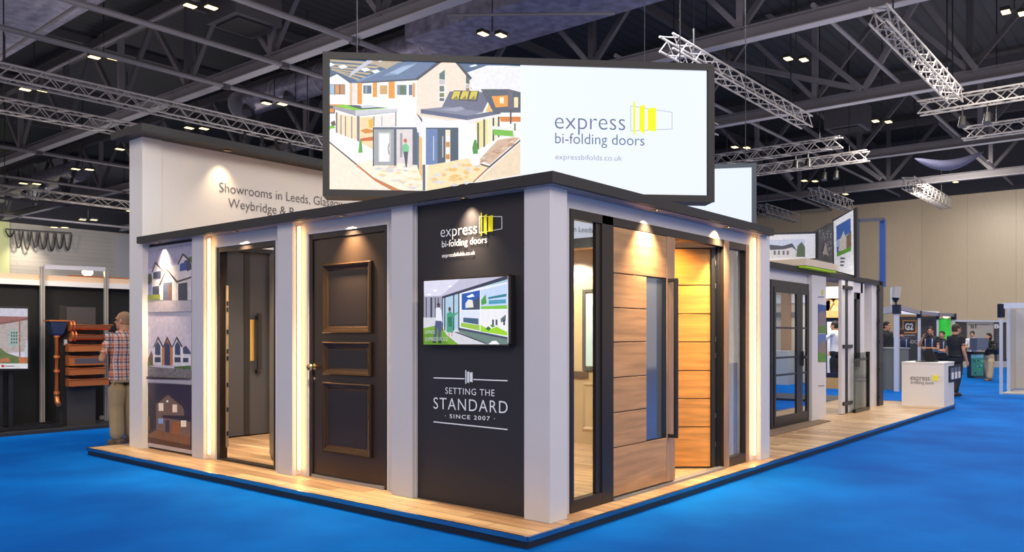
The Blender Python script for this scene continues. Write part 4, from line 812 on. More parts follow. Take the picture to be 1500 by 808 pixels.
# ================================================================ BOOTH BEHIND THE BACK BAY (navy wall under an oak gable)
XN = 20.2; PN = ('x', XN); XL = 18.4; PL_ = ('x', XL)
nb = thing('oak_porch', 'oak-framed porch with navy back wall seen through the gap in the back bay', 'booth', (XN, 4.6, 0))
yA, yB_ = on(1262, 500, *PN).y, on(1199, 500, *PN).y
box('navy_wall', NAVY, nb, XN, XN+.1, yA, yB_, 0, Z(1220, 465, *PN)); OKP = mat('oak_post', (206, 160, 96), .55, noise=.12, nscale=3)
yC, yD = on(1262, 500, *PL_).y, on(1199, 500, *PL_).y
box('low_wall', NAVY, nb, XL, XL+.08, yC, yD, .3, Z(1220, 546, *PL_)); box('base_board', OKP, nb, XL-.03, XL+.08, yC, yD, 0, .3)
box('tie_beam', OKP, nb, XN-.1, XN, yA, yB_, Z(1220, 465, *PN), Z(1220, 455, *PN))
for (q0, q1) in (((1205, 462), (1222, 434)), ((1222, 434), (1245, 462)), ((1212, 440), (1212, 462))): MB().bar(on(*q0, *PN), on(*q1, *PN), .2, .16, Vector((1, 0, 0))).build('brace', OKP, nb)
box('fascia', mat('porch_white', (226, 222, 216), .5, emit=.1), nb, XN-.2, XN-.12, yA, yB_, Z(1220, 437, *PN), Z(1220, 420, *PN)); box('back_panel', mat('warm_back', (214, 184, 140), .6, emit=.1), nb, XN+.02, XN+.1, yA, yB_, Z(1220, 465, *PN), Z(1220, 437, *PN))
box('poster', mat('poster_white', (222, 226, 232), .5), nb, XN-.02, XN, on(1228, 500, *PN).y, on(1212, 500, *PN).y, Z(1220, 546, *PN), Z(1220, 471, *PN))
p = Pic(('x', XN-.02), .004).crop(0, 0, 1); p.rect((60, 70, 84), 1216, 486, 1225, 496); p.rect((90, 120, 60), 1216, 510, 1226, 518); p.rect((96, 100, 110), 1216, 524, 1226, 537); p.build('poster_pictures', PRINT, nb)
XQ = 20.6; PQ = ('x', XQ)
pb2 = thing('pale_booth', 'pale booth with timber column seen through the black folding glass doors', 'booth', (XQ, 6.4, 0)); ya2, yb2 = on(1198.5, 500, *PQ).y, on(1118, 500, *PQ).y
box('back_wall', mat('pale_booth_wall', (206, 190, 168), .6, emit=.12), pb2, XQ, XQ+.1, ya2, yb2, .0, Z(1160, 400, *PQ)); box('white_band', mat('porch_white', (226, 222, 216)), pb2, XQ-.08, XQ, ya2, yb2, Z(1160, 444, *PQ), Z(1160, 431, *PQ))  # small emission brightens these booth surfaces; none of them is a lamp
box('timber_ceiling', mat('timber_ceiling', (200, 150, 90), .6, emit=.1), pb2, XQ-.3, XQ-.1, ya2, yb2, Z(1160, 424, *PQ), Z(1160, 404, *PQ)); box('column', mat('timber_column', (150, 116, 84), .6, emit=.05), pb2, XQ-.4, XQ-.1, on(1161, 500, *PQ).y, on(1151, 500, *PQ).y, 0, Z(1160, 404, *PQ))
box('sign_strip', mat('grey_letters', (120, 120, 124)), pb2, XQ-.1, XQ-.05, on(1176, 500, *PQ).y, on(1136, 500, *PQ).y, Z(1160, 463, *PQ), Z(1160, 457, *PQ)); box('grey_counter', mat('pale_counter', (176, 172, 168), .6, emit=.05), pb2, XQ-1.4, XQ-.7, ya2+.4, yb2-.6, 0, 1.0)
pf = MB(); pf.box(13.6, 15.2, 2.3, 4.2, 0, .05); tagp(pf.build('booth_platform', mat('black_platform', (44, 42, 44), .6)), 'low dark platform edge on the blue floor behind the back bay', 'platform')
# ================================================================ LEFT BOOTH (copper gutters)
YL = 10.6; PB_ = ('y', YL)
def Lx(px, y=YL): return on(px, HY, 'y', y).x
def Lz(px, py, y=YL): return on(px, py, 'y', y).z
pf = MB(); pf.box(-3.2, 4.6, 9.75, 11.2, 0, .05); tagp(pf.build('booth_platform', mat('black_platform', (44, 42, 44), .6)), 'low black platform under the copper gutter booth at the left', 'platform')
lw = thing('booth_wall', 'black booth wall behind the copper gutters at the left', 'wall panel', (.5, YL+.05, .05))
box('panel', mat('booth_black', (13, 12, 13), .8), lw, -3, 4.4, YL, YL+.08, .05, 2.3)
va = thing('booth_valance', 'white and peach band along the top of the copper gutter booth', 'valance', (.5, YL-.1, Lz(0, 418)))
box('upper_band', mat('peach_band', (216, 182, 150), .6, emit=.12), va, -3, 4.4, YL-.12, YL-.06, Lz(60, 411), Lz(60, 403)); box('lower_band', mat('band_white', (220, 214, 212), .6, emit=.06), va, -3, 4.4, YL-.14, YL-.06, Lz(60, 418.5), Lz(60, 411))
box('orange_rail', mat('copper_rail', (170, 98, 50), .4), va, Lx(98), 4.4, YL-.1, YL-.02, Lz(120, 406.5), Lz(120, 404))
AP = mat('post_aluminium', (172, 164, 158), .4, metal=.3)
for lab, px, w in (('silver aluminium booth post right of the screen', 55.5, .06), ('silver aluminium booth post behind the copper gutters', 148.5, .055)):
    x = Lx(px); p_ = thing('booth_post', lab, 'post', (x, YL-.17, .05), 'booth posts'); m_ = MB(); zt_ = Lz(px, 391 if px < 100 else 397)
    box('profile', AP, p_, x-w/2, x+w/2, YL-.2, YL-.145, .05, zt_); box('groove', mat('groove_grey', (110, 104, 100), .5), p_, x-.006, x+.006, YL-.202, YL-.2, .05, zt_)
rl = MB(); rl.bar((Lx(58), YL-.17, Lz(58, 391.5)), (Lx(147), YL-.17, Lz(147, 395)), .05, .07); tagp(rl.build('head_rail', mat('rail_lilac', (196, 190, 196), .5)), 'pale raised rail joining the tops of the two booth posts', 'rail')
fr_ = MB(); fr_.bar((Lx(140), YL-.15, .1), (Lx(200), YL-.15, .1), .05, .06); tagp(fr_.build('foot_rail', AP), 'pale foot rail at the base of the right booth post', 'rail')
bl_ = thing('booth_lamp', 'bright warm spotlight glowing above the booth valance', 'lamp', (Lx(134), YL+.15, Lz(134, 405))); MB().ball((Lx(134), YL+.15, Lz(134, 405)+.08), (.09, .06, .06)).build('lens', LENS, bl_, smooth=True); MB().cyl((Lx(134), YL+.15, Lz(134, 405)-.02), (Lx(134), YL+.15, Lz(134, 405)+.03), .03).build('stem', BLACKM, bl_)
# display screen
YT = 10.05; PTL = ('y', YT); sx0, sx1 = on(-60, 500, *PTL).x, on(40.5, 500, *PTL).x; sz0, sz1 = on(20, 540, *PTL).z, on(20, 450, *PTL).z
sc = thing('display_screen', 'floor-standing screen showing a stone cottage at the far left', 'screen', ((sx0+sx1)/2, YT+.1, .05))
box('casing', BLACKM, sc, sx0-.02, sx1+.02, YT, YT+.06, sz0-.02, sz1+.02)
for px in (3, 18): 
    x = on(px, 560, *PTL).x; box('stand_leg', BLACKM, sc, x-.03, x+.03, YT+.06, YT+.1, .1, sz0)
f = MB(); xq = on(10, 560, *PTL).x; f.box(xq-.5, xq+.75, YT-.12, YT-.06, .06, .11); f.box(xq-.5, xq+.75, YT+.28, YT+.34, .06, .11); f.box(xq-.1, xq-.05, YT-.06, YT+.28, .06, .11); f.box(xq+.1, xq+.15, YT-.06, YT+.28, .06, .11); f.build('base', BLACKM, sc)
p = Pic(PTL, .003).crop(0, 440, 4.04)
p.poly((206, 204, 222), (-200, 40), (163, 48), (163, 402), (-200, 402)); p.poly((150, 92, 92), (-200, 80), (0, 92), (163, 96), (163, 112), (0, 140), (-200, 170)); p.poly((180, 168, 168), (-200, 170), (0, 140), (163, 115), (163, 300), (-200, 330))
p.poly((120, 70, 66), (0, 132), (163, 104), (163, 114), (0, 142)); p.poly((160, 180, 176), (48, 178), (104, 170), (104, 270), (52, 272)); 
for i in range(3):
    for j in range(4): p.rect((70, 84, 90), 64+i*14, 184+j*19, 73+i*14, 196+j*19)
p.poly((150, 100, 84), (110, 112), (120, 110), (120, 330), (112, 332)); p.poly((190, 196, 206), (145, 240), (163, 236), (163, 335), (148, 335)); p.poly((92, 112, 60), (-200, 300), (0, 280), (40, 310), (100, 330), (163, 340), (163, 372), (-200, 380)); p.poly((184, 110, 70), (0, 345), (50, 335), (60, 362), (0, 366)); p.poly((190, 110, 62), (108, 336), (160, 334), (160, 370), (110, 370)); p.rect((226, 226, 232), -200, 372, 163, 402); p.rect((196, 40, 50), 6, 380, 24, 394); p.rect((120, 120, 130), 30, 385, 84, 391)
rr = random.Random(4)
for i in range(40): x, y = rr.uniform(-20, 150), rr.uniform(125, 290); p.poly(rr.choice([(206, 190, 186), (150, 130, 132), (196, 176, 170)]), (x, y), (x+9, y-1), (x+9, y+4), (x, y+5)) if not 45 < x < 110 else None
p.build('picture', attr_mat('left_screen_picture', .85), sc)
# copper goods
COP = mat('copper', (232, 138, 82), .34, metal=.7); COPD = mat('copper_inside', (150, 78, 46), .35, metal=.9)
YD = 10.0; PD = ('y', YD)
dpn = thing('gutter_display', 'dark grey freestanding panel carrying six copper gutter lengths', 'display panel', (on(119, 600, *PD).x, YD+.1, .05))
box('panel', mat('charcoal_panel', (58, 54, 54), .6), dpn, on(98, 600, *PD).x, on(140, 600, *PD).x, YD, YD+.16, .05, Lz(98, 449, YD)); box('side', mat('side_black', (26, 24, 24), .7), dpn, on(88, 600, *PD).x, on(98, 600, *PD).x, YD+.02, YD+.15, .05, Lz(98, 447, YD))
YGt = 9.9
rows = [(101.5, 160, 479, 'half-round copper gutter with fluted end, topmost of six', 'r'), (104, 165, 493.5, 'half-round copper gutter with round end cap, second from the top', 'r'), (99, 155, 509.5, 'box-shaped copper gutter, third from the top', 'b'), (99, 153, 528, 'box-shaped copper gutter with grey inside showing, fourth from the top', 'g'), (99, 151.5, 543.5, 'narrow box-shaped copper gutter, fifth from the top', 'b'), (99, 157, 559.5, 'box-shaped copper gutter, lowest of six', 'b')]
for a, b, py, lab, k in rows:
    x0, x1, zc = on(a, py, 'y', YGt).x, on(b, py, 'y', YGt).x, on((a+b)/2, py, 'y', YGt).z
    g = thing('copper_gutter', lab+' on the dark display panel', 'gutter', ((x0+x1)/2, YGt, zc-.06), 'copper gutters on the dark panel')
    hh = {'r': .055, 'b': .052, 'g': .07}[k]; nn_ = 10; prof = []
    if k == 'r':
        for i in range(nn_+1): a_ = math.pi*i/nn_; prof.append((-math.cos(a_)*.07, -math.sin(a_)*.075))
        prof += [(x*.9, y*.9) for x, y in prof[::-1]]
    else: prof = [(-.07, hh), (-.07, -hh), (.06, -hh), (.06, hh), (.052, hh), (.052, -hh+.008), (-.062, -hh+.008), (-.062, hh)]
    MB().prism([(x0, YGt+u, zc+v+(.03 if k == 'r' else 0)) for u, v in prof], (x1-x0, 0, 0)).build('channel', COP, g, smooth=(k == 'r'))
    rim = MB(); rim.tube([(x0, YGt-.07, zc+hh-.02*(k == 'r')), (x1+.03*(k == 'r'), YGt-.07, zc+hh-.02*(k == 'r'))], .013); rim.build('rolled_rim', COP, g, smooth=True)
    e = MB()
    if k == 'r':
        for q in (0, .05): e.cyl((x0+q-.01, YGt, zc+.02), (x0+q+.01, YGt, zc+.02), .085, n=20)
    else: e.box(x0-.008, x0, YGt-.075, YGt+.065, zc-hh, zc+hh+.02); e.box(x0+.04, x0+.07, YGt-.074, YGt-.068, zc-hh-.004, zc+hh)
    e.build('end_cap', COP, g, smooth=True)
    if k == 'g': box('grey_lining', mat('gutter_grey', (110, 104, 116), .4, metal=.6), g, x0+.08, x1, YGt-.0745, YGt-.071, zc-hh+.03, zc+hh-.03)
    br_ = MB(); br_.box(x1-.25, x1-.22, YGt+.05, YD, zc-.03, zc+.03); br_.box(x0+.2, x0+.23, YGt+.05, YD, zc-.03, zc+.03); br_.build('bracket', COPD, g)
YDp = 9.95; PDp = ('y', YDp); hx = on(83, 500, *PDp).x; z0, z1, z2, z3 = (on(83, y, *PDp).z for y in (592, 491, 489, 470.5))
dp = thing('downpipe', 'copper downpipe under a dark blue-grey hopper head on the black wall', 'downpipe', (hx, YDp, z0))
MB().tube([(hx, YDp, z1+.03), (hx, YDp, z0+.12), (hx+.0, YDp-.02, z0+.05), (hx-.01, YDp-.1, z0)], .036, 12).build('pipe', COP, dp, smooth=True)
for z in (z1-.03, z1-.35, z0+.5, z0+.16): MB().cyl((hx, YDp, z), (hx, YDp, z+.04), .044, n=14).build('collar', COP, dp, smooth=True)
wt, wb = .125, .08
MB().loft([[Vector((hx+s*w, YDp+t*w*.8, z)) for s, t in ((-1, -1), (1, -1), (1, 1), (-1, 1))] for w, z in ((wb*.7, z1), (wb, z1+.03), (wt, z3))]).build('hopper', mat('hopper_zinc', (72, 84, 118), .35, metal=.7), dp); box('hopper_rim', COP, dp, hx-.15, hx+.13, YDp-.11, YDp+.11, z3, z3+.02)
sw = MB(); sw.box(on(96, 500, *PD).x-.02, on(96, 500, *PD).x+.02, YD-.01, YD+.02, on(96, 505, *PD).z, on(96, 497, *PD).z); tagp(sw.build('wall_switch', WHITE), 'small white switch plate beside the hopper head', 'switch')
# ================================================================ ROOF STRUCTURE
def roof_truss(label, x, y0, y1, zb=10.0, zt=13.4, step=5.2, ph=0.0, w=.34):
    t_ = thing('roof_truss', label, 'roof truss', (x, (y0+y1)/2, zb), 'main roof trusses')
    f = MB(); f.box(x-w/2, x+w/2, y0, y1, zb, zb+.03); f.build('bottom_flange', STEELL, t_)
    f = MB(); f.box(x-.02, x+.02, y0, y1, zb+.03, zb+.37); f.box(x-w/2, x+w/2, y0, y1, zb+.37, zb+.4); f.build('bottom_chord', STEEL, t_)
    box('top_chord', STEELD, t_, x-w/2, x+w/2, y0, y1, zt, zt+.35)
    y = y0+ph; k = 0
    while y < y1:
        MB().bar((x, y, zb+.4), (x, y, zt), .2, .2, Vector((1, 0, 0))).build('web_post', STEELD if k % 2 else STEEL, t_)
        if y+step < y1: MB().bar((x, y, zb+.4), (x, y+step/2, zt), .16, .16, Vector((1, 0, 0))).build('web_strut', STEEL, t_); MB().bar((x, y+step, zb+.4), (x, y+step/2, zt), .16, .16, Vector((1, 0, 0))).build('web_strut', STEELD, t_)
        y += step; k += 1
    return t_
roof_truss("long roof truss passing above the tall white sign wall and left of the lightbox", 10.7, 7, 62, ph=1.5)
roof_truss("roof truss right of the large lightbox, nearest of the trusses on that side", 18.1, -6, 64, ph=2)
roof_truss("second roof truss from the right-hand lightbox corner, above the steep lattice beam's lower end", 26.7, -8, 64, ph=4.8)
roof_truss('third roof truss at the right, above the lattice beams', 37.0, -8, 64, ph=1)
roof_truss('farthest roof truss, in front of the beige wall', 46.0, -8, 64, ph=2)
tubes = []
for (a, b) in (((129, 8), (389, 88)), ((26, 45), (267, 111)), ((354, 0), (479, 45)), ((0, 96), (151, 130))):
    tubes.append(on((a[0]+b[0])/2, (a[1]+b[1])/2, 'z', 9.95).y)
tubes += [37.5, 45, 53, 61]
names = ['roof tube passing the upper lamp pair at the top left', 'roof tube above the long left lattice beam', 'roof tube meeting the top edge of the photo left of the sign', 'roof tube just above the left lattice beam', 'roof tube below the left lattice beam', 'roof tube over the left wall, nearer', 'roof tube over the left wall, middle', 'roof tube over the left wall, farthest']
for y, nm in zip(tubes, names):
    t_ = thing('purlin_tube', nm, 'roof tube', (26, y, 9.95), 'roof tubes across the trusses'); MB().cyl((-6, y, 9.95), (52, y, 9.95), .085, n=10).build('tube', STEEL, t_, smooth=True)
    for x in (10.7, 18.1, 26.7, 37.0): box('clamp', STEELD, t_, x-.12, x+.12, y-.1, y+.1, 9.85, 10.0)
for nm, y in (('roof tube at the right below the second truss', 4.2), ('roof tube at the far right near the lattice beams', -2.5), ('roof tube behind the glowing signs', 10.5)):
    t_ = thing('purlin_tube', nm, 'roof tube', (26, y, 10.42), 'roof tubes across the trusses'); MB().cyl((17.8, y, 10.45), (52, y, 10.45), .07, n=10).build('tube', STEEL, t_, smooth=True)
for nm, a, b, x in (('diagonal brace meeting the second right truss from the left', (1040, 88), (1263, 131), 26.6), ('diagonal brace meeting the second right truss from the top', (1342, 2), (1266, 131), 26.6), ('diagonal brace crossing the nearest right truss', (1098, 0), (1262, 130), 26.5), ('diagonal brace at the top right corner', (1352, 0), (1430, 102), 26.5), ('diagonal brace below the third right truss', (1108, 205), (1160, 262), 36.8), ('diagonal brace crossing above the far lattice beams', (1172, 182), (1290, 262), 36.5)):
    A, B = on(*a, 'x', x), on(*b, 'x', x); t_ = thing('roof_brace', nm, 'roof brace', (A+B)/2, 'diagonal roof braces'); MB().bar(A, B, .19, .19, Vector((1, 0, 0))).build('brace', STEEL, t_)
# secondary rafters under the deck
for k, y in enumerate((6, 12, 18, 25, 32, 40, 48, 56)):
    t_ = thing('deck_rafter', 'dark rafter under the roof deck, %s counted from the front of the hall' % ('first', 'second', 'third', 'fourth', 'fifth', 'sixth', 'seventh', 'eighth')[k], 'rafter', (22, y, 13.7), 'rafters under the roof deck'); box('rafter', STEELD, t_, -8, 52, y-.09, y+.09, 13.66, 13.995)
# lattice lighting beams
def lattice(label, p0, p1, s=.34, step=.4, r=.03, glow=None):
    p0, p1 = Vector(p0), Vector(p1); d = (p1-p0); L = d.length; d.normalize(); sd = d.cross(UP).normalized()
    t_ = thing('lattice_beam', label, 'lattice beam', (p0+p1)/2, 'aluminium lattice lighting beams')
    cor = [sd*s/2+UP*s/2, -sd*s/2+UP*s/2, -sd*s/2-UP*s/2, sd*s/2-UP*s/2]
    for c in cor: MB().cyl(p0+c, p1+c, r, n=6).build('chord', LATT, t_, smooth=True)
    n = int(L/step)
    for f in range(4):
        a, b = cor[f], cor[(f+1) % 4]; m_ = MB()
        for i in range(n):
            q0, q1 = p0+d*(i*L/n), p0+d*((i+1)*L/n)
            m_.cyl(q0+(a if i % 2 else b), q1+(b if i % 2 else a), r*.62, n=4)
        m_.build('lacing', LATT, t_)
    for q in (p0+d*L*.15, p0+d*L*.85): MB().cyl(q+UP*s/2, Vector((q.x, q.y, 13.99)), .02, n=6).build('hanger', BLACKM, t_)
    return t_
lattice('long lattice beam crossing the upper left to the sign', (2.0, 22.55, 9), (17, 22.55, 9), .42)
lattice('lower lattice beam at the left behind the long one', (3.0, 25.9, 8.9), (19, 25.9, 8.9), .42)
lattice('short lattice beam in the left background', (8, 40, 8.4), (22, 40, 8.4), .4, .6)
lattice('steep lattice beam at the top right', (15.7, 1.96, 9), (24.3, 1.96, 9), .38)
lattice('lattice beam right of the large glowing sign', (14.2, 6.7, 9), (24.4, 6.7, 9), .38)
lattice('level lattice beam at the right edge, upper', (25.0, -3.5, 9), (25.0, 3.2, 9), .4)
lattice('level lattice beam at the right edge, lower', on(1410, 196, 'z', 8.6), on(1410, 196, 'z', 8.6)+Vector((0, -7, 0)), .4)
lattice('level lattice beam right of the signs, upper', (28.2, 12.3, 9), (28.2, 6.7, 9), .4)
lattice('level lattice beam right of the signs, lower', (31.4, 11.8, 9), (31.4, 6.6, 9), .4)
lattice('short lattice beam left of the far right wall lamps', (38.9, 11.5, 9), (44.9, 11.5, 9), .55)
lattice('short lattice beam below the hanging cloth', (39, 6.88, 9), (47.6, 6.88, 9), .55)
lattice('short lattice beam behind the second glowing sign', (42.4, 15.75, 9), (48, 15.75, 9), .5)
lattice('small lattice stub beside the large glowing sign', (19.5, 9.6, 8.9), (23.0, 9.6, 8.9), .38)
# small stage lamps clamped on the lattice beams
def stage_lamp(label, P, d=Vector((0, 0, -1))):
    t_ = thing('stage_lamp', label, 'stage lamp', P, 'black stage lamps on lattice beams'); P = Vector(P)
    MB().cyl(P, P+d*.34, .09, .13, 10).build('body', BLACKM, t_); MB().bar(P+UP*.25, P, .03, .12).build('yoke', BLACKM, t_)
for k, x in enumerate((12.0, 12.7, 13.3, 13.9)): stage_lamp('black stage lamp on the long left lattice beam, %s from the left' % ('first', 'second', 'third', 'fourth')[k], (x, 22.5, 8.5), Vector((.3, -.2, -1)).normalized())
for k, (x, y) in enumerate(((25, 1.9), (25, 1.2), (28.2, 8.5), (28.2, 8.0), (31.4, 8.4), (31.4, 7.9))): stage_lamp('black stage lamp under a right-hand level lattice beam, %s counted from the right edge' % ('first', 'second', 'third', 'fourth', 'fifth', 'sixth')[k], (x, y, 8.5), Vector((-.3, 0, -1)).normalized())
# ducts
yD0 = on(390, 140, 'x', 17.0)
def duct_round(label, p_px, x, r, y0, y1):
    P = on(*p_px, 'x', x); t_ = thing('air_duct', label, 'air duct', (x, (y0+y1)/2, P.z-r), 'foil air ducts'); MB().cyl((x, y0, P.z), (x, y1, P.z), r, n=20).build('tube', FOIL, t_, smooth=True)
    y = y0+1.5
    while y < y1:
        MB().cyl((x-r*.5, y, P.z-r*.7), (x-r*.8, y-.1, P.z-r*1.15), .3, .24, 14).build('nozzle', mat('nozzle_dark', (90, 88, 96), .4, metal=.4), t_, smooth=True)
        MB().cyl((x, y+1.2, P.z), (x, y+1.28, P.z), r*1.03, n=20).build('joint_ring', STEELL, t_, smooth=True); y += 3.2
duct_round('round silver foil air duct running behind the large glowing sign', (420, 132), 17.2, .62, 6, 30)
duct_round('round silver foil air duct in the left background', (20, 278), 18.5, .7, 52, 66)
e1 = on(155, 0, 'z', 11.2); db = MB(); db.box(e1.x-3.2, e1.x, e1.y-12, e1.y+16, 11.2, 12.2); tagp(db.build('air_duct', FOIL), 'wide flat foil-wrapped air duct at the top left corner', 'air duct', 'foil air ducts')
e2 = on(790, 54, 'z', 11.2); db = MB(); db.box(e2.x-2.6, e2.x, e2.y-14, e2.y+3.6, 11.2, 12.2); tagp(db.build('air_duct', FOIL), 'wide flat foil-wrapped air duct above the large glowing sign', 'air duct', 'foil air ducts')
# hall lamp pairs
lamps = [((294, 10), 'at the top left, nearest the top edge'), ((152, 85), 'at the left below the foil duct'), ((50, 132), 'at the left edge on the long lattice beam'), ((402, 152), 'on the silver duct left of the sign'), ((288, 188), 'just above the tall white sign wall'), ((186, 219), 'beside the top left corner of the tall white wall'), ((121, 248), 'lower left, under the lattice beams'), ((721, 51), 'directly above the large glowing sign'), ((44, 269), 'at the left edge beside the far silver duct'), ((182, 309), 'at the left, near the white wall and low in the roof'), ((129, 322), 'low at the left above the corrugated wall'), ((87, 333), 'lowest at the left above the corrugated wall'), ((1166, 87), 'upper right, right of the large glowing sign'), ((1292, 178), 'at the right between truss and lattice beams'), ((1085, 216), 'right beside the large glowing sign'), ((1186, 265), 'at the right, below the level lattice beams'), ((1231, 284), 'at the right, above the picture boards'), ((1392, 266), 'under the hanging cloth at the right'), ((1486, 19), 'in the top right corner')]
for (px, py), wh in lamps:
    P = on(px, py, 'z', 10.3 if py < 240 else 10.15); t_ = thing('hall_lamp', 'twin bright hall lamp '+wh, 'ceiling lamp', P, 'twin hall lamps under the roof'); d = (P-CAM).length; sz = .25+.0034*d
    for s_ in (-1, 1):
        c = P+Vector((sz*.62*s_, -sz*.5*s_, 0)); MB().obox(c+UP*.06, Vector((1, 0, 0)), Vector((0, 1, 0)), UP, sz*.5, sz*.34, .05).build('housing', BLACKM, t_); MB().obox(c, Vector((1, 0, 0)), Vector((0, 1, 0)), UP, sz*.44, sz*.28, .012).build('lens', HALLL, t_)
    MB().cyl(P+UP*.1, (P.x, P.y, 13.99), .02, n=5).build('drop_rod', BLACKM, t_)
# hanging cloth and cable loops
cx = [on(1340+q*102, 231+(-.5+(2*q-1)**2)*2, 'z', 8.6) for q in (0, .5, 1)]
rings = []; A, B = dep(1340, 232, 34), dep(1441, 222, 34)
for i in range(13):
    q = i/12; c = A.lerp(B, q)+UP*(-.42*math.sin(math.pi*q)); r = .03+.33*math.sin(math.pi*q)**.7
    rings.append([c+UP*(r*.62*math.sin(a))+FW*(r*.7*math.cos(a)) for a in [j*2*math.pi/12 for j in range(12)]])
cl = MB().loft(rings).build('hanging_cloth', mat('cloth_lilac', (84, 84, 112), .7, noise=.15, nscale=3), smooth='all'); tagp(cl, 'pale sagging cloth hung under the roof at the far right', 'cloth')
cb_ = thing('cable_loops', 'row of hanging black cable loops on a rail high on the left corrugated wall', 'cable', on(55, 340, 'y', 68)); m_ = MB()
A, B = on(8, 337, 'y', 68), on(105, 343, 'y', 68); pts = []
for i in range(8):
    for j in range(9):
        q = (i+j/8)/8; pts.append(A.lerp(B, q)-UP*(4*(j/8)*(1-j/8)*(.5+.75*(i > 0)+.1*(i % 3))))
m_.tube(pts, .06, 5).build('cable', BLACKM, cb_); MB().bar(A+UP*.1, B+UP*.1, .1, .1).build('rail', STEELD, cb_)

for nm, a_, b_, z_ in (('thin conduit slanting under the roof tubes at the upper left', (60, 110), (285, 0), 10.6), ('thin conduit under the foil duct at the top left corner', (0, 82), (125, 0), 10.8), ('thin conduit over the flat foil duct above the lightbox', (655, 22), (900, 20), 10.7)):
    A_, B_ = on(*a_, 'z', z_), on(*b_, 'z', z_); cdt = MB(); cdt.cyl(A_, B_, .05, n=8); tagp(cdt.build('roof_conduit', STEEL, smooth=True), nm, 'conduit', 'thin conduits under the roof')
for nm, px_, py_, z_ in (('dark plant box hung under the roof above the left truss', 358, 38, 11.0), ('dark plant box under the roof right of the glowing signs', 1242, 190, 10.8)):
    P = on(px_, py_, 'z', z_); pb_ = thing('plant_box', nm, 'plant box', P); MB().box(P.x-.8, P.x+.8, P.y-.8, P.y+.8, P.z, P.z+1.1).build('casing', STEELD, pb_); MB().box(P.x-.6, P.x+.6, P.y-.6, P.y+.6, P.z-.06, P.z).build('grille', BLACKM, pb_); MB().cyl((P.x, P.y, P.z+1.1), (P.x, P.y, 13.99), .04, n=6).build('hanger', BLACKM, pb_)
# ================================================================ FAR RIGHT BOOTHS
POLE = mat('pole_silver', (206, 210, 222), .35, metal=.3)
def pole(label, px, d, ytop, w=.09, ybot=None):
    P = dep(px, HY, d); P.z = 0; zt_ = 1.5+(489-ytop)/F*d; t_ = thing('booth_post', label, 'post', P, 'booth posts')
    box('profile', POLE, t_, P.x-w/2, P.x+w/2, P.y-w/2, P.y+w/2, 0, zt_); box('connector', NAVY, t_, P.x-w*.8, P.x+w*.8, P.y-w*.8, P.y+w*.8, zt_-.24, zt_); return P, zt_
Pa, za = pole('silver booth post left of the white counter, nearest', 1313.5, 21.2, 446, .11)
Pb, zb_ = pole('thin silver booth post left of the man touching his chin', 1346.5, 27, 455, .08)
Pc, zc_ = pole('silver booth post behind the green cylinder', 1397, 31, 459, .1)
Pd, zd_ = pole('thin silver booth post just left of the green cylinder', 1373.5, 29, 458, .06)
def beam(label, A, za_, B, zb2, h, m):
    t_ = thing('booth_beam', label, 'booth beam', (A+B)/2, 'booth beams'); MB().bar(Vector((A.x, A.y, za_-h/2)), Vector((B.x, B.y, zb2-h/2)), .08, h).build('beam', m, t_)
LB = mat('beam_lilac', (150, 150, 172), .4, metal=.3)
Pe = dep(1290, HY, 24)
beam('pale booth beam left of the nearest silver post', Pe, 2.25, Pa, za, .18, mat('beam_white', (206, 210, 222)))
beam('booth beam between the nearest and second silver posts', Pa, za, Pb, zb_, .12, LB); beam('booth beam above the man touching his chin', Pb, zb_, Pd, zd_, .12, LB); beam('booth beam above the green cylinder', Pd, zd_, Pc, zc_, .12, LB)
def bannerq(name, label, cat, corners, d0, d1, m, group=None, thick=.05):
    a, b = dep(*corners[0], d0), dep(*corners[1], d1); U = Vector((b.x-a.x, b.y-a.y, 0)).normalized(); N = facing(U.cross(UP), a); pl = (Vector((a.x, a.y, 0)), N); mid = (a+b)/2
    zz = min(onp(*corners[2], pl).z, onp(*corners[3], pl).z)
    t_ = thing(name, label, cat, (mid.x, mid.y, zz), group); MB().prism([onp(*q, pl) for q in corners], -N*thick).build('panel', m, t_); return t_, pl
BAN = mat('banner_charcoal', (62, 60, 62), .7); ORA = mat('banner_orange', (226, 140, 60), .6)
bn, pl = bannerq('banner', 'dark banner with an orange square and large characters behind the booth posts', 'banner', [(1313, 461), (1346, 462), (1346, 545), (1313, 550)], 29, 29.5, BAN)
p = Pic(pl, .004).crop(0, 0, 1); p.rect((196, 140, 84), 1316, 462, 1346, 463.5); p.rect((220, 140, 64), 1322, 468.5, 1342.5, 487.5); p.rect((54, 50, 50), 1323.5, 470, 1341, 486); p.rect((150, 140, 130), 1324, 490, 1340, 491.5); p.build('print', PRINT, bn)
lettering('G2', pl, (1325.5, 482.5), (1337.5, 482.5), 9, WT, bn, .03); lettering('INDC', pl, (1329, 502.5), (1343, 502.5), 4.5, mat('banner_grey', (170, 164, 158)), bn, .02)
bn, pl = bannerq('banner', 'plain dark banner behind the man touching his chin', 'banner', [(1349, 461), (1374, 463), (1374, 540), (1349, 545)], 29.6, 30, BAN)
p = Pic(pl, .004).crop(0, 0, 1); p.rect((196, 140, 84), 1350, 461.5, 1374, 463); p.build('print', PRINT, bn)
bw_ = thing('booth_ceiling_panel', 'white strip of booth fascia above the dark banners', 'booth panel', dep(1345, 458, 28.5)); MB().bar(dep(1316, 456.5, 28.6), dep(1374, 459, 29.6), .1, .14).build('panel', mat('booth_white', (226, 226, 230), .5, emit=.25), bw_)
gc = thing('green_cylinder', 'bright green upright cylinder with pale lettering behind the two folded-arm men', 'display', dep(1384, 500, 31)); P = dep(1384, 500, 31)
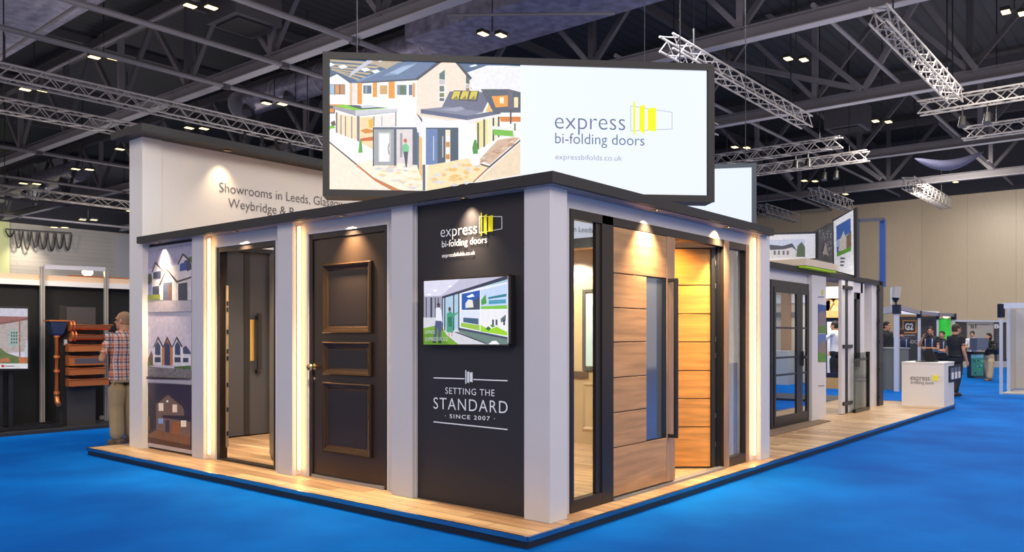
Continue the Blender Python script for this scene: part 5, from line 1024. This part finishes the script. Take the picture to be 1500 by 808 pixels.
rG = 7.7/F*31; MB().cyl((P.x, P.y, .9), (P.x, P.y, dep(1384, 467.5, 31).z), rG, n=28).build('drum', mat('vivid_green', (52, 206, 62), .4, emit=.25), gc, smooth=True); MB().cyl((P.x, P.y, 0), (P.x, P.y, .9), rG*.7, n=20).build('base', BLACKM, gc); MB().cyl((P.x, P.y, dep(1384, 467.5, 31).z), (P.x, P.y, dep(1384, 466.3, 31).z), rG*1.03, n=28).build('rim', mat('green_rim', (40, 150, 50)), gc)
lp = thing('booth_lamp', 'bright pale lamp above the green cylinder', 'lamp', dep(1386, 463, 31.5)); MB().ball(dep(1386, 463.5, 31.2), (.22, .1, .07)).build('lens', HALLL, lp, smooth=True); MB().cyl(dep(1386, 463.5, 31.2), dep(1386, 459, 31.2), .03).build('stem', BLACKM, lp)
# grey counter
P = dep(1297, 570, 21.8); Q = dep(1331, 570, 21.8); gz_ = dep(1300, 511, 21.8).z
gcn = thing('booth_counter', 'grey-green booth counter behind the nearest silver post', 'counter', ((P+Q)/2).to_tuple()[:2]+(0,)); U = (Q-P).normalized(); mid = (P+Q)/2; NN = facing(U.cross(UP), mid)
MB().obox(Vector((mid.x, mid.y, gz_/2))-NN*.3, U, NN, UP, (Q-P).length/2, .3, gz_/2).build('front_panel', mat('grey_green', (112, 114, 106), .6), gcn); MB().obox(Vector((mid.x, mid.y, gz_+.02))-NN*.3, U, NN, UP, (Q-P).length/2+.03, .33, .02).build('top', mat('grey_green_top', (134, 134, 128), .5), gcn)
# floodlight head on post
fl = thing('floodlight', 'pale floodlight head with a dark cone mounted above the nearest silver post', 'lamp', (Pa.x, Pa.y, za)); zz = za
MB().bar(dep(1306, 446, 21.2), dep(1306, 421, 21.2), .05).build('side_bar', POLE, fl); MB().bar(dep(1311.5, 436, 21.15), dep(1313.5, 420, 21.15), .17, .2, FW).build('head', mat('flood_grey', (186, 180, 172), .5), fl); MB().cyl(dep(1312, 436, 21.15), dep(1312, 442.5, 21.15), .1, .03, 14).build('cone', NAVY, fl); MB().cyl(dep(1312, 442, 21.15), dep(1313, 446.5, 21.18), .02).build('stem', BLACKM, fl); MB().ball(dep(1318.5, 429, 21.1), .03).build('knob', mat('knob_orange', (200, 110, 40)), fl)
# far backdrop banners
def wallstrip(label, x0, x1, y0, y1, d, m): return bannerq('exhibition_banner', label, 'backdrop', [(x0, y0), (x1, y0+.4), (x1, y1), (x0, y1)], d, d, m, 'far exhibition backdrops')
GW_ = mat('backdrop_grey', (176, 168, 162), .7)
for lab, x0, x1, c_, txt in (('dark backdrop banner behind the man in black', 1396, 1416, 'd', None), ('grey backdrop banner with dark letters behind the person in white', 1417, 1451, 'w', 'n1'), ('dark backdrop banner with a pale letter behind the woman', 1455.5, 1474, 'd', 'B'), ('narrow grey backdrop strip left of the white booth', 1451, 1455.5, 'w', None)):
    t_, pl = wallstrip(lab, x0, x1, 471, 552, 38, BAN if c_ == 'd' else GW_)
    if txt: lettering(txt, pl, (x0+(1 if txt == 'B' else 5), 480.5), (x0+(8 if txt == 'B' else 13), 480.5), 6, WT if c_ == 'd' else BAN, t_, .03, italic=1)
    p = Pic(pl, .005).crop(0, 0, 1)
    if c_ == 'd':
        for i in range(6): p.rect((130, 126, 124), x0+3, 484+i*3.2, min(x1-6, x0+13-(i % 3)), 485.2+i*3.2, k=.6)
        p.rect((150, 148, 146), x0+5, 516, x0+8, 536, k=.6)
    else: p.rect((120, 114, 110), x0+1, 474, x1-1, 476)
    p.build('print', PRINT, t_)
hr = thing('backdrop_rail', 'pale rail along the top of the far backdrops', 'rail', dep(1435, 470, 38)); MB().bar(dep(1394, 469.5, 38), dep(1476, 470.5, 38), .1, .09).build('rail', POLE, hr)
bt = MB(); bt.bar(Vector((*dep(1394, 489, 37).xy, .12)), Vector((*dep(1476, 489, 37).xy, .12)), .9, .24); tagp(bt.build('booth_platform', mat('pale_platform', (186, 178, 172))), 'pale low platform at the foot of the far backdrops', 'platform')
# display cart by the woman
P = dep(1431.5, 489, 27.6); P.z = 0; ct = thing('display_cart', 'dark display cart with a green and blue poster beside the woman', 'display', P); rt2 = RT
MB().obox(P+UP*.42, rt2, FW, UP, .235, .2, .42).build('body', mat('cart_navy', (40, 56, 70), .6), ct); pl = (P-FW*.205, FW)
p = Pic(pl, .004).crop(0, 0, 1); p.rect((56, 130, 120), 1422.5, 520, 1440.5, 550); p.rect((110, 170, 190), 1422.5, 519, 1440.5, 524)
rr = random.Random(8)
for i in range(14): x, y = rr.uniform(1424, 1437), rr.uniform(526, 545); p.rect(rr.choice([(60, 170, 80), (30, 90, 110), (40, 140, 60), (90, 190, 160)]), x, y, x+3, y+3)
p.build('poster', PRINT, ct)
MB().obox(P+UP*.87, rt2, FW, UP, .25, .22, .03).build('top', BLACKM, ct)
P6 = dep(1428, 489, 27.4); pan = MB(); pan.cyl((P6.x, P6.y, .90), (P6.x, P6.y, 1.28), .1, .11, 14); tagp(pan.build('tall_vase', mat('chrome', (190, 190, 200), .15, metal=.9), smooth=True), 'shiny metal vessel standing on the display cart', 'vessel')
# right booth
t_ = thing('white_booth', 'white shell booth with pale panels with two silver posts, right of the reception counter', 'booth', (*dep(1490, 489, 20.3).xy, 0)); d = 20.2
Ra, Rb = dep(1466.5, 489, 20.2), dep(1477.5, 489, 20.9); Rc = dep(1540, 489, 20.6); Rd = dep(1545, 489, 24)
for nm, q in (('post', Ra), ('post', Rb)): box(nm, POLE, t_, q.x-.035, q.x+.035, q.y-.035, q.y+.035, 0, 1.5+(489-446)/F*20.4)
ztb = 1.5+(489-445)/F*20.3
MB().obox(Vector((Ra.x, Ra.y, ztb-.17)), RT, FW, UP, .06, .06, .17).build('connector', NAVY, t_)
MB().bar(Vector((Ra.x, Ra.y, ztb-.05)), Vector((*dep(1545, 489, 19.6).xy, ztb-.05)), .07, .14).build('top_beam', mat('beam_white', (206, 210, 222)), t_)
PW2 = mat('booth_panel_white', (196, 190, 184), .6); Re = dep(1487, 489, 21.6)
MB().bar(Vector((Rb.x, Rb.y, 1.1)), Vector((Re.x, Re.y, 1.1)), .03, 2.1).build('side_panel', PW2, t_); MB().bar(Vector((Re.x, Re.y, 1.1)), Vector((*dep(1560, 489, 21).xy, 1.1)), .03, 2.1).build('back_panel', PW2, t_)
fl_ = MB(); fl_.prism([Vector((q.x, q.y, 0)) for q in (dep(1466, 489, 20.3), dep(1550, 489, 19.6), dep(1560, 489, 21.2), Re, Rb)], (0, 0, .03)); fl_.build('booth_floor', mat('booth_floor', (176, 168, 160)), t_)
# ================================================================ PEOPLE
SKIN = mat('skin', (204, 146, 112), .5, spec=.3); SKIN2 = mat('skin_pale', (222, 172, 142), .5, spec=.3); EYE = mat('eye_dark', (40, 30, 28), .3); LIP = mat('lip', (168, 96, 84), .5)
def plaid():
    m = bpy.data.materials.new('plaid_shirt'); m.use_nodes = True; nt = m.node_tree; b = nt.nodes['Principled BSDF']; L = nt.links.new; b.inputs['Roughness'].default_value = .8
    tc = nt.nodes.new('ShaderNodeTexCoord'); sp = nt.nodes.new('ShaderNodeSeparateXYZ'); L(tc.outputs['Object'], sp.inputs[0])
    def stripe(sock, per, duty, ph):
        a = nt.nodes.new('ShaderNodeMath'); a.operation = 'MULTIPLY_ADD'; a.inputs[1].default_value = 1/per; a.inputs[2].default_value = ph; L(sock, a.inputs[0])
        f = nt.nodes.new('ShaderNodeMath'); f.operation = 'FRACT'; L(a.outputs[0], f.inputs[0]); g = nt.nodes.new('ShaderNodeMath'); g.operation = 'LESS_THAN'; g.inputs[1].default_value = duty; L(f.outputs[0], g.inputs[0]); return g.outputs[0]
    cur = None; base = rgb((212, 196, 188))
    for sock, per, duty, ph, col, fac in ((sp.outputs[0], .098, .42, .1, (206, 110, 60), .75), (sp.outputs[2], .098, .42, .3, (206, 104, 56), .7), (sp.outputs[0], .098, .18, .45, (52, 50, 84), .8), (sp.outputs[2], .098, .18, .65, (50, 48, 80), .8), (sp.outputs[0], .098, .06, .8, (240, 232, 226), .8), (sp.outputs[2], .098, .06, .0, (240, 232, 226), .7)):
        s_ = stripe(sock, per, duty, ph); mu = nt.nodes.new('ShaderNodeMath'); mu.operation = 'MULTIPLY'; mu.inputs[1].default_value = fac; L(s_, mu.inputs[0])
        mx = nt.nodes.new('ShaderNodeMix'); mx.data_type = 'RGBA'; L(mu.outputs[0], mx.inputs[0]); mx.inputs[7].default_value = rgb(col)
        if cur is None: mx.inputs[6].default_value = base
        else: L(cur, mx.inputs[6])
        cur = mx.outputs[2]
    L(cur, b.inputs['Base Color']); return m
PLAID = plaid()
KHAKI = mat('khaki_cotton', (170, 146, 108), .85, noise=.12, nscale=9); BLK = mat('black_cotton', (30, 30, 34), .8, noise=.1); NVY = mat('navy_vest', (38, 46, 72), .75); REFL = mat('reflective_tape', (150, 162, 184), .5); WSH = mat('white_shirt', (232, 228, 226), .75)
GREYH = mat('grey_hair', (158, 124, 92), .8); DARKH = mat('dark_hair', (34, 28, 27), .75); BROWNH = mat('brown_hair', (62, 46, 38), .75); SHOE = mat('dark_shoe', (44, 38, 36), .5); TAN = mat('tan_shoe', (120, 94, 66), .6); BEIGE = mat('beige_trousers', (190, 166, 134), .85)
def remesh(mb, vox, smooth=4):
    me = bpy.data.meshes.new('r'); bmesh.ops.recalc_face_normals(mb.bm, faces=mb.bm.faces[:]); mb.bm.to_mesh(me); mb.bm.free(); o = bpy.data.objects.new('r', me); COL.objects.link(o)
    r = o.modifiers.new('r', 'REMESH'); r.mode = 'VOXEL'; r.voxel_size = vox; r.use_smooth_shade = True
    if smooth: s_ = o.modifiers.new('s', 'SMOOTH'); s_.iterations = smooth; s_.factor = .5
    dg = bpy.context.evaluated_depsgraph_get(); out = bpy.data.meshes.new_from_object(o.evaluated_get(dg)); bpy.data.objects.remove(o); return out
def V3(*a): return Vector(a)
def person(label, pos, f, h, pose, outfit, vox=.014, group=None):
    """pose (in a 1.75 m figure facing +y, x to the figure's right): arms, legs, head turn, lean"""
    f = Vector((f[0], f[1], 0)).normalized(); r = Vector((f.y, -f.x, 0)); k = h/1.75; pos = Vector(pos)
    M = Matrix(((r.x, f.x, 0, 0), (r.y, f.y, 0, 0), (0, 0, 1, 0), (0, 0, 0, 1))); M = M @ Matrix.Scale(k, 4)
    root = thing('person', label, 'person', pos, group)
    lean = pose.get('lean', V3(0, 0, 0))
    def sp(z): return lean*max(0, (z-.95)/.6)
    hips = [V3(-.09, 0, .93), V3(.09, 0, .93)]
    legs = pose.get('legs', [(V3(-.1, .02, .5), V3(-.11, -.02, .08)), (V3(.1, .02, .5), V3(.11, -.02, .08))])
    sh = [V3(-.195, 0, 1.42)+sp(1.42), V3(.195, 0, 1.42)+sp(1.42)]
    arms = pose.get('arms', [(V3(-.25, -.02, 1.13), V3(-.26, .08, .88)), (V3(.25, -.02, 1.13), V3(.26, .08, .88))])
    ht = pose.get('head', 0.0); nod = pose.get('nod', 0.0); hc = V3(0, .03, 1.635)+sp(1.6)
    hx, hy = V3(math.cos(ht), math.sin(ht), 0), V3(-math.sin(ht), math.cos(ht), 0); hz = (UP+hy*nod).normalized(); hy = (hy-UP*nod).normalized()
    wide = outfit.get('wide', 1.0)
    def ell(c, rx, ry, n=18, ax=V3(1, 0, 0), ay=V3(0, 1, 0)): return [c+ax*(rx*math.cos(2*math.pi*i/n))+ay*(ry*math.sin(2*math.pi*i/n)) for i in range(n)]
    torso = [(.84, .15, .105), (.93, .165, .115), (1.03, .15, .105), (1.12, .145, .1), (1.25, .165, .112), (1.36, .175, .112), (1.43, .16, .095), (1.475, .09, .07), (1.5, .058, .06), (1.58, .054, .058)]
    def torso_loft(mb, g=0, z0=0, z1=2, flare=0):
        R = []
        for z, a, b in torso:
            if z0 <= z <= z1: R.append(ell(V3(0, -.012*(z > 1.2), z)+sp(z), (a*wide+g), (b*wide+g)))
        mb.loft(R)
    def limb(mb, pts, rs):
        mb.tube(pts, rs, 12)
        for p, q in zip(pts, rs): mb.ball(p, q, 12, 8)
    def hand(mb, w, d, side, grip=.5):
        d = d.normalized(); pn = pose.get('palm%d' % side, V3(1 if side == 0 else -1, 0, -.1)); pn = (pn-d*pn.dot(d)).normalized(); a = d.cross(pn).normalized()
        mb.ball(w+d*.055, (.042, .02, .055), 12, 8, (a, pn, d))
        for i in range(4):
            o_ = (i-1.5)*.021; l = (.07, .08, .075, .06)[i]; b0 = w+d*.085+a*o_; b1 = b0+(d*math.cos(grip*.6)+pn*math.sin(grip*.6))*l*.5; b2 = b1+(d*math.cos(grip*1.6)+pn*math.sin(grip*1.6))*l*.45
            mb.tube([b0, b1, b2], [.0095, .009, .0075], 8); mb.ball(b2, .0075, 8, 6)
        fw_ = a if a.dot(V3(0, 1, .3)) > 0 else -a; t0 = w+d*.03+fw_*.03; t1 = t0+(fw_*.7+d*.6+pn*.3)*.035; t2 = t1+(d+pn*.4)*.028
        mb.tube([t0, t1, t2], [.012, .0105, .009], 8); mb.ball(t2, .009, 8, 6)
    b = MB(); torso_loft(b)
    for i in range(2):
        kn, an = legs[i]; limb(b, [hips[i], hips[i].lerp(kn, .5), kn, kn.lerp(an, .35), an], [.085, .075, .053, .048, .036])
        limb(b, [an, an+V3(0, .06, -.03), an+V3(.0, .14, -.05)], [.038, .036, .026])
        el, wr = arms[i]; limb(b, [sh[i], sh[i].lerp(el, .5), el, el.lerp(wr, .35), wr], [.056, .049, .04, .039, .026]); hand(b, wr, wr-el, i, pose.get('grip', .5))
    X_, Y_, Z_ = hx, hy, hz
    H = lambda x, y, z: hc+X_*x+Y_*y+Z_*z
    b.ball(H(0, -.012, .025), (.077, .096, .098), 18, 12, (X_, Y_, Z_)); b.ball(H(0, .022, -.045), (.058, .066, .075), 16, 10, (X_, Y_, Z_)); b.ball(H(0, .056, -.098), (.03, .028, .024), 12, 8, (X_, Y_, Z_))
    b.tube([H(0, -.02, -.03), V3(0, -.01, 1.5)+sp(1.5)], [.05, .056], 14)
    b.tube([H(0, .086, .012), H(0, .108, -.028)], [.009, .016], 10); b.ball(H(0, .105, -.03), (.017, .014, .012), 10, 7, (X_, Y_, Z_))
    for s_ in (-1, 1): b.ball(H(s_*.079, -.012, -.012), (.012, .022, .032), 10, 8, (X_, Y_, Z_)); b.ball(H(s_*.033, .078, .03), (.024, .012, .008), 10, 6, (X_, Y_, Z_))
    me = remesh(b, vox, 3)
    def place(me_, nm, m): me_.transform(Matrix.Translation(pos) @ M); o = meshobj(nm, me_, m, root); me_.polygons.foreach_set('use_smooth', [True]*len(me_.polygons)); return o
    body = place(me, 'body', outfit.get('skin', SKIN))
    for s_ in (-1, 1):
        e = MB(); e.ball(H(s_*.032, .083, .012), (.013, .008, .008), 10, 7, (X_, Y_, Z_)); m_ = bpy.data.meshes.new('e'); e.bm.to_mesh(m_); e.bm.free(); place(m_, 'eye', EYE)
    e = MB(); e.ball(H(0, .083, -.062), (.024, .009, .008), 10, 7, (X_, Y_, Z_)); m_ = bpy.data.meshes.new('e'); e.bm.to_mesh(m_); e.bm.free(); place(m_, 'mouth', LIP)
    # top
    b = MB(); z0 = outfit.get('hem', .90); torso_loft(b, .018, z0-.07 if z0 < .9 else .9, 1.476); 
    if z0 < .9: b.loft([ell(V3(0, 0, z0), .185*wide, .135*wide), ell(V3(0, 0, .95), .178*wide, .13*wide)])
    sl = outfit.get('sleeve', .62)
    for i in range(2):
        el, wr = arms[i]
        if sl <= 1:
            q = sh[i].lerp(el, sl); limb(b, [sh[i], sh[i].lerp(q, .5)], [.068, .066]); b.tube([sh[i].lerp(q, .4), q], [.066, .068], 12)
        else: limb(b, [sh[i], sh[i].lerp(el, .5), el, el.lerp(wr, .5), el.lerp(wr, .95)], [.068, .06, .054, .05, .042])
        limb(b, [sh[i], V3(sh[i].x*.35, sh[i].y, 1.455)+sp(1.45)-V3(0, sp(1.42).y*0, 0)], [.066, .06])
    if outfit.get('collar', True): b.loft([ell(V3(0, -.01, 1.455)+sp(1.455), .085, .08), ell(V3(0, -.012, 1.515)+sp(1.5), .066, .07)])
    place(remesh(b, vox, 3), outfit.get('topname', 'shirt'), outfit['top'])
    # trousers
    b = MB(); g = outfit.get('loose', .02); b.loft([ell(V3(0, 0, .82), .165+g*.5, .12+g*.5), ell(V3(0, -.01, .9), .172+g*.4, .128+g*.4), ell(V3(0, 0, .99), .162, .118)])
    for i in range(2):
        kn, an = legs[i]; limb(b, [hips[i]-V3(0, 0, .02), hips[i].lerp(kn, .5), kn, kn.lerp(an, .5), an+V3(0, .005, .07)], [.095+g*.4, .082+g, .064+g, .06+g, .058+g])
    place(remesh(b, vox, 3), 'trousers', outfit['bottom'])
    if outfit.get('belt'): b = MB(); b.loft([ell(V3(0, 0, .965), .185*wide, .14*wide), ell(V3(0, 0, .995), .185*wide, .14*wide)]); m_ = bpy.data.meshes.new('b'); b.bm.to_mesh(m_); b.bm.free(); place(m_, 'belt', BLACKM)
    for i in range(2):
        kn, an = legs[i]; b = MB(); a0 = an+V3(0, -.05, -.03); limb(b, [a0, an+V3(0, .05, -.03), an+V3(math.copysign(.012, an.x), .15, -.045)], [.045, .047, .034]); b.box(an.x-.045, an.x+.045, an.y-.095, an.y+.185, an.z-.08, an.z-.062)
        place(remesh(b, vox*.8, 2), 'shoe', outfit.get('shoe', SHOE))
    hs = outfit.get('hair', 'short')
    if hs:
        b = MB()
        if hs == 'thin': b.ball(H(0, -.022, .03), (.081, .098, .097), 18, 12, (X_, Y_, Z_)); 
        else: b.ball(H(0, -.022, .042), (.087, .101, .095), 18, 12, (X_, Y_, Z_)); b.ball(H(0, -.05, -.015), (.082, .068, .08), 14, 10, (X_, Y_, Z_))
        if hs == 'thin': b.ball(H(0, -.045, -.02), (.076, .062, .06), 14, 10, (X_, Y_, Z_))
        if hs == 'bun': b.ball(H(0, -.07, .1), (.075, .075, .065), 14, 10, (X_, Y_, Z_)); b.ball(H(0, -.05, .05), (.095, .1, .09), 14, 10, (X_, Y_, Z_))
        if hs == 'bob': b.ball(H(0, -.05, -.02), (.1, .085, .12), 14, 10, (X_, Y_, Z_)); b.ball(H(0, -.01, .08), (.09, .095, .06), 14, 10, (X_, Y_, Z_))
        place(remesh(b, vox, 2), 'hair', outfit.get('hairm', DARKH))
    if hs != 'thin' and outfit.get('beard'): b = MB(); b.ball(H(0, .04, -.085), (.05, .042, .035), 12, 8, (X_, Y_, Z_)); place(remesh(b, vox, 2), 'beard', outfit.get('hairm', DARKH))
    if outfit.get('glasses'):
        b = MB()
        for s_ in (-1, 1): b.tube([H(s_*.079, -.02, .008), H(s_*.074, .085, .012)], .004, 6); b.tube([H(s_*.033+.026*math.cos(a), .098, .008+.02*math.sin(a)) for a in [i*math.pi*2/12 for i in range(13)]], .003, 6)
        b.tube([H(-.01, .1, .012), H(.01, .1, .012)], .003, 6); m_ = bpy.data.meshes.new('g'); b.bm.to_mesh(m_); b.bm.free(); place(m_, 'glasses', BLACKM)
    if outfit.get('vest'):
        b = MB(); torso_loft(b, .034, 1.0, 1.44); place(remesh(b, vox, 2), 'vest', NVY); b = MB()
        for z in (1.04,): b.loft([ell(V3(0, -.005, z)+sp(z), .195*wide, .148*wide), ell(V3(0, -.005, z+.05)+sp(z), .195*wide, .15*wide)])
        for s_ in (-1, 1):
            for q in (-1, 1): b.bar(V3(s_*.1, q*.148, 1.09)+sp(1.1), V3(s_*.1, q*.135-.01, 1.41)+sp(1.41), .03, .012, V3(0, 1, 0))
        m_ = bpy.data.meshes.new('g'); b.bm.to_mesh(m_); b.bm.free(); place(m_, 'reflective_stripe', REFL)
    return root, (lambda p: pos+(M @ Vector(p).to_4d()).to_3d()), M
# man in plaid shirt, seen from behind at the copper gutters
person('man in orange plaid shirt and khaki trousers, back turned, studying copper gutters', (on(182, 650, 'z', 0).x, on(182, 650, 'z', 0).y, 0), (-.12, 1), 1.80,
       dict(arms=[(V3(-.29, .03, 1.13), V3(-.15, .27, 1.18)), (V3(.28, .05, 1.14), V3(.2, .3, 1.12))], legs=[(V3(-.1, .02, .5), V3(-.12, -.04, .08)), (V3(.11, .04, .5), V3(.13, .05, .08))], head=.5, nod=-.06),
       dict(top=PLAID, bottom=KHAKI, shoe=TAN, hair='thin', hairm=GREYH, skin=SKIN, hem=.86, sleeve=.75, wide=1.12, loose=.032, glasses=True), vox=.009)
def fpos(px, d, z=0): q = dep(px, HY, d); return (q.x, q.y, z)
rt_, fw_ = (RT.x, RT.y), (FW.x, FW.y)
def dirc(a, b): v = RT*a+FW*b; return (v.x, v.y)
person('man in black short-sleeved shirt and trousers standing behind the white counter', fpos(1400, 19.6), dirc(1, .25), 1.73, dict(arms=[(V3(-.25, -.03, 1.12), V3(-.25, .08, .87)), (V3(.25, .0, 1.12), V3(.24, .1, .86))], legs=[(V3(-.1, .08, .5), V3(-.1, .08, .08)), (V3(.1, -.02, .5), V3(.11, -.14, .09))], head=-.1), dict(top=BLK, bottom=BLK, hair='short', hairm=BROWNH, beard=True, wide=1.1, belt=True, hem=.9), vox=.012)
FOLD = [(V3(-.27, .06, 1.14), V3(.06, .2, 1.13)), (V3(.27, .06, 1.14), V3(-.06, .21, 1.11))]
CHIN = [(V3(-.26, .12, 1.12), V3(.04, .2, 1.14)), (V3(.26, .2, 1.2), V3(.1, .27, 1.46))]
person('bearded man in dark vest with pale tape, one hand raised to his chin', fpos(1364, 23), dirc(-.75, -.55), 1.70, dict(arms=CHIN, head=.25, lean=V3(0, .02, 0)), dict(top=BLK, topname='tee_shirt', bottom=BLK, hair='short', beard=True, vest=True, wide=1.08), vox=.013)
person('dark-haired man in dark vest with folded arms, right of the chin-holding man', fpos(1380.5, 24.2), dirc(-.8, -.6), 1.58, dict(arms=FOLD, head=.1), dict(top=BLK, topname='tee_shirt', bottom=BLK, hair='short', vest=True, wide=1.05), vox=.013)
person('person in dark reflective vest seen from behind at the grey-green counter', fpos(1320, 24.5), dirc(.1, 1), 1.66, dict(arms=FOLD), dict(top=NVY, topname='jacket', sleeve=1.5, bottom=BLK, hair='short', hairm=BROWNH, vest=True, wide=1.1), vox=.013)
person('person in dark clothes left of the grey-green counter, beside the black end post', fpos(1298.5, 24), dirc(.5, -.8), 1.86, dict(), dict(top=BLK, topname='jacket', sleeve=1.5, bottom=BLK, hair='short', wide=1.1), vox=.013)
r_, tf, M_ = person('woman in black jacket and beige trousers holding up a grey box', fpos(1449, 26.1), dirc(-1, -.15), 1.52, dict(arms=[(V3(-.24, .08, 1.16), V3(-.12, .34, 1.22)), (V3(.24, .08, 1.16), V3(.12, .34, 1.22))], legs=[(V3(-.1, .03, .5), V3(-.1, .06, .08)), (V3(.1, -.01, .5), V3(.1, -.08, .08))], nod=-.1), dict(top=BLK, topname='jacket', sleeve=1.5, bottom=BEIGE, shoe=TAN, hair='bob', loose=.05, skin=SKIN), vox=.013)
q = tf((0, .42, 1.36)); m_ = MB(); m_.obox(q, Vector((M_[0][0], M_[1][0], 0)).normalized(), Vector((M_[0][1], M_[1][1], 0)).normalized(), UP, .17, .2, .19); o = m_.build('grey_box', mat('box_slate', (92, 98, 116), .6)); tagp(o, 'slate grey box held up by the woman with the backpack', 'box')
q = tf((0, -.2, 1.18)); bp = thing('backpack', 'black backpack worn by the woman in beige trousers', 'backpack', q); m_ = MB(); m_.ball(q, (.15, .15, .21), 14, 10); m_.build('bag_body', BLACKM, bp, smooth='all'); m_ = MB(); m_.ball(tf((0, -.32, 1.1)), (.09, .09, .12), 12, 8); m_.build('front_pocket', BLK, bp, smooth='all')
person('person in white top with dark hair in a bun standing behind the display cart', fpos(1424.5, 29.5), dirc(-.6, -.5), 1.58, dict(arms=FOLD, head=.3), dict(top=WSH, bottom=BLK, hair='bun', skin=SKIN, sleeve=.9), vox=.014)
person('man in white shirt and black trousers reaching to a poster inside the oak porch', fpos(1223.5, 23.1, 0), dirc(-.7, .7), 1.86, dict(arms=[(V3(-.26, .2, 1.25), V3(-.2, .48, 1.27)), (V3(.26, .05, 1.14), V3(.24, .2, .95))]), dict(top=WSH, sleeve=1.5, bottom=BLK, hair='short', hairm=DARKH), vox=.013)
# things of a single mesh need no empty above them
for o in list(COL.objects):
    if o.type == 'EMPTY' and len(o.children) == 1 and not o.children[0].children and o.children[0].type == 'MESH':
        c = o.children[0]; nm = o.name; pr = {k: o[k] for k in o.keys()}; loc = o.location.copy(); c.parent = None; c.location = loc; bpy.data.objects.remove(o); c.name = nm
        for k, v in pr.items(): c[k] = v
# ================================================================ LIGHT AND CAMERA
w = bpy.data.worlds.new('World'); S.world = w; w.use_nodes = True; bg = w.node_tree.nodes['Background']; bg.inputs[0].default_value = rgb((206, 196, 192)); bg.inputs[1].default_value = 1.05
def area(name, loc, tgt, size, power, col=(1, 1, 1)):
    l = bpy.data.lights.new(name, 'AREA'); l.shape = 'SQUARE'; l.size = size; l.energy = power; l.color = col; o = bpy.data.objects.new(name, l); COL.objects.link(o); o.location = loc; o.rotation_euler = (Vector(tgt)-Vector(loc)).to_track_quat('-Z', 'Y').to_euler(); return o
for x, y, p_ in ((4, 3, 350), (-1, 9, 380), (11, -2, 350), (14, 7, 600)): area('hall_fill', (x, y, 9.8), (x, y, 0), 4, p_, (.9, .94, 1))
for x, y, p_ in ((22, 0, 900), (30, 5, 900), (42, 6, 900), (42, -3, 700)): area('hall_fill', (x, y, 9.6), (x+(6 if x > 40 else 0), y, 0), 4, p_, (1, .93, .82))
area('hall_fill', (22, 55, 9.5), (22, 69, 4), 5, 900, (1, .96, .9)); area('hall_fill', (14, 62, 9), (15.5, 69, 5), 1, 500, (1, .85, .55))
def up(x, y, z, p_, s_=6): area('roof_fill', (x, y, z), (x, y, z+5), s_, p_, (1, .9, .82))  # upward fills added to brighten the roof, not fixtures of the hall
for x, y, p_ in ((6, 14, 700), (6, 28, 900), (14, 20, 800), (16, 40, 1000), (16, 4, 600), (24, 3, 700), (30, 8, 800), (40, 4, 800), (34, -4, 600)): up(x, y, 5.6, p_*.3)
area('hall_fill', (-10, -7, 9.5), (1.5, 2.5, 1.2), 6, 1150, (1, .95, .9)); area('hall_fill', (4, -13, 9.5), (5, 1, 1.2), 6, 1000, (1, .95, .9)); spot('wall_lamp', (21, 66.3, 9.6), (21, 68.6, 6.2), 900, 80, .9, (1, .86, .6), .2)  # both areas are fills added behind the camera to brighten the fronts
# warm pools along the light strips
def pt(loc, p_, r=.05, col=(1, .76, .45)):
    l = bpy.data.lights.new('strip_glow', 'POINT'); l.energy = p_; l.shadow_soft_size = r; l.color = col; o = bpy.data.objects.new('strip_glow', l); COL.objects.link(o); o.location = loc
spot('inner_lamp', (2.75, .32, 2.56), (3.0, .9, 1.0), 420, 130, .8, (1, .62, .18), .05); spot('inner_lamp', (3.4, .2, 2.55), (3.2, .75, 1.0), 160, 110, .8, (1, .66, .25), .05)
spot('inner_lamp', (1.2, 4.6, 2.7), (1.5, 5.4, 0), 330, 120, .8, (1, .8, .55), .1)
spot('inner_lamp', (2.2, 2.2, 3.2), (3.4, 2.2, 0), 420, 130, .8, (1, .85, .62), .2); spot('porch_lamp', (19.0, 4.3, 2.9), (20.2, 4.6, 1), 140, 130, .8, (1, .9, .75), .2)
spot('booth_lamp', (.6, 8.6, 2.9), (1.2, 10.2, 1.2), 80, 90, .7, (1, .85, .65), .1); spot('booth_lamp', (-.6, 9.0, 2.9), (.4, 10.4, 1.2), 120, 90, .7, (1, .85, .65), .1)  # spots added in front of the booth to brighten copper and man
spot('bay_lamp', (10.2, .6, 3.6), (10.6, .9, 0), 120, 90, .8, (1, .9, .78), .2); spot('bay_lamp', (12.0, -.6, 4.6), (12.6, .4, 0), 160, 80, .8, (1, .93, .85), .2)
cam = bpy.data.cameras.new('Camera'); co_ = bpy.data.objects.new('Camera', cam); COL.objects.link(co_); S.camera = co_
co_.location = CAM; co_.rotation_euler = (math.pi/2, 0, -(math.pi/2-math.atan2(FW.y, FW.x)))
cam.sensor_fit = 'HORIZONTAL'; cam.sensor_width = 36; cam.lens = F/1500*36; cam.shift_y = (HY-404)/1500; cam.clip_end = 300; cam.clip_start = .05
cam.dof.use_dof = True; cam.dof.focus_distance = 7.4; cam.dof.aperture_fstop = 5.6
S.view_settings.view_transform = 'Standard'; S.view_settings.look = 'None'; S.view_settings.exposure = 0; S.view_settings.gamma = 1
try: S.cycles.use_denoising = True; S.cycles.max_bounces = 6; S.cycles.transparent_max_bounces = 10; S.cycles.sample_clamp_indirect = 6
except Exception: pass
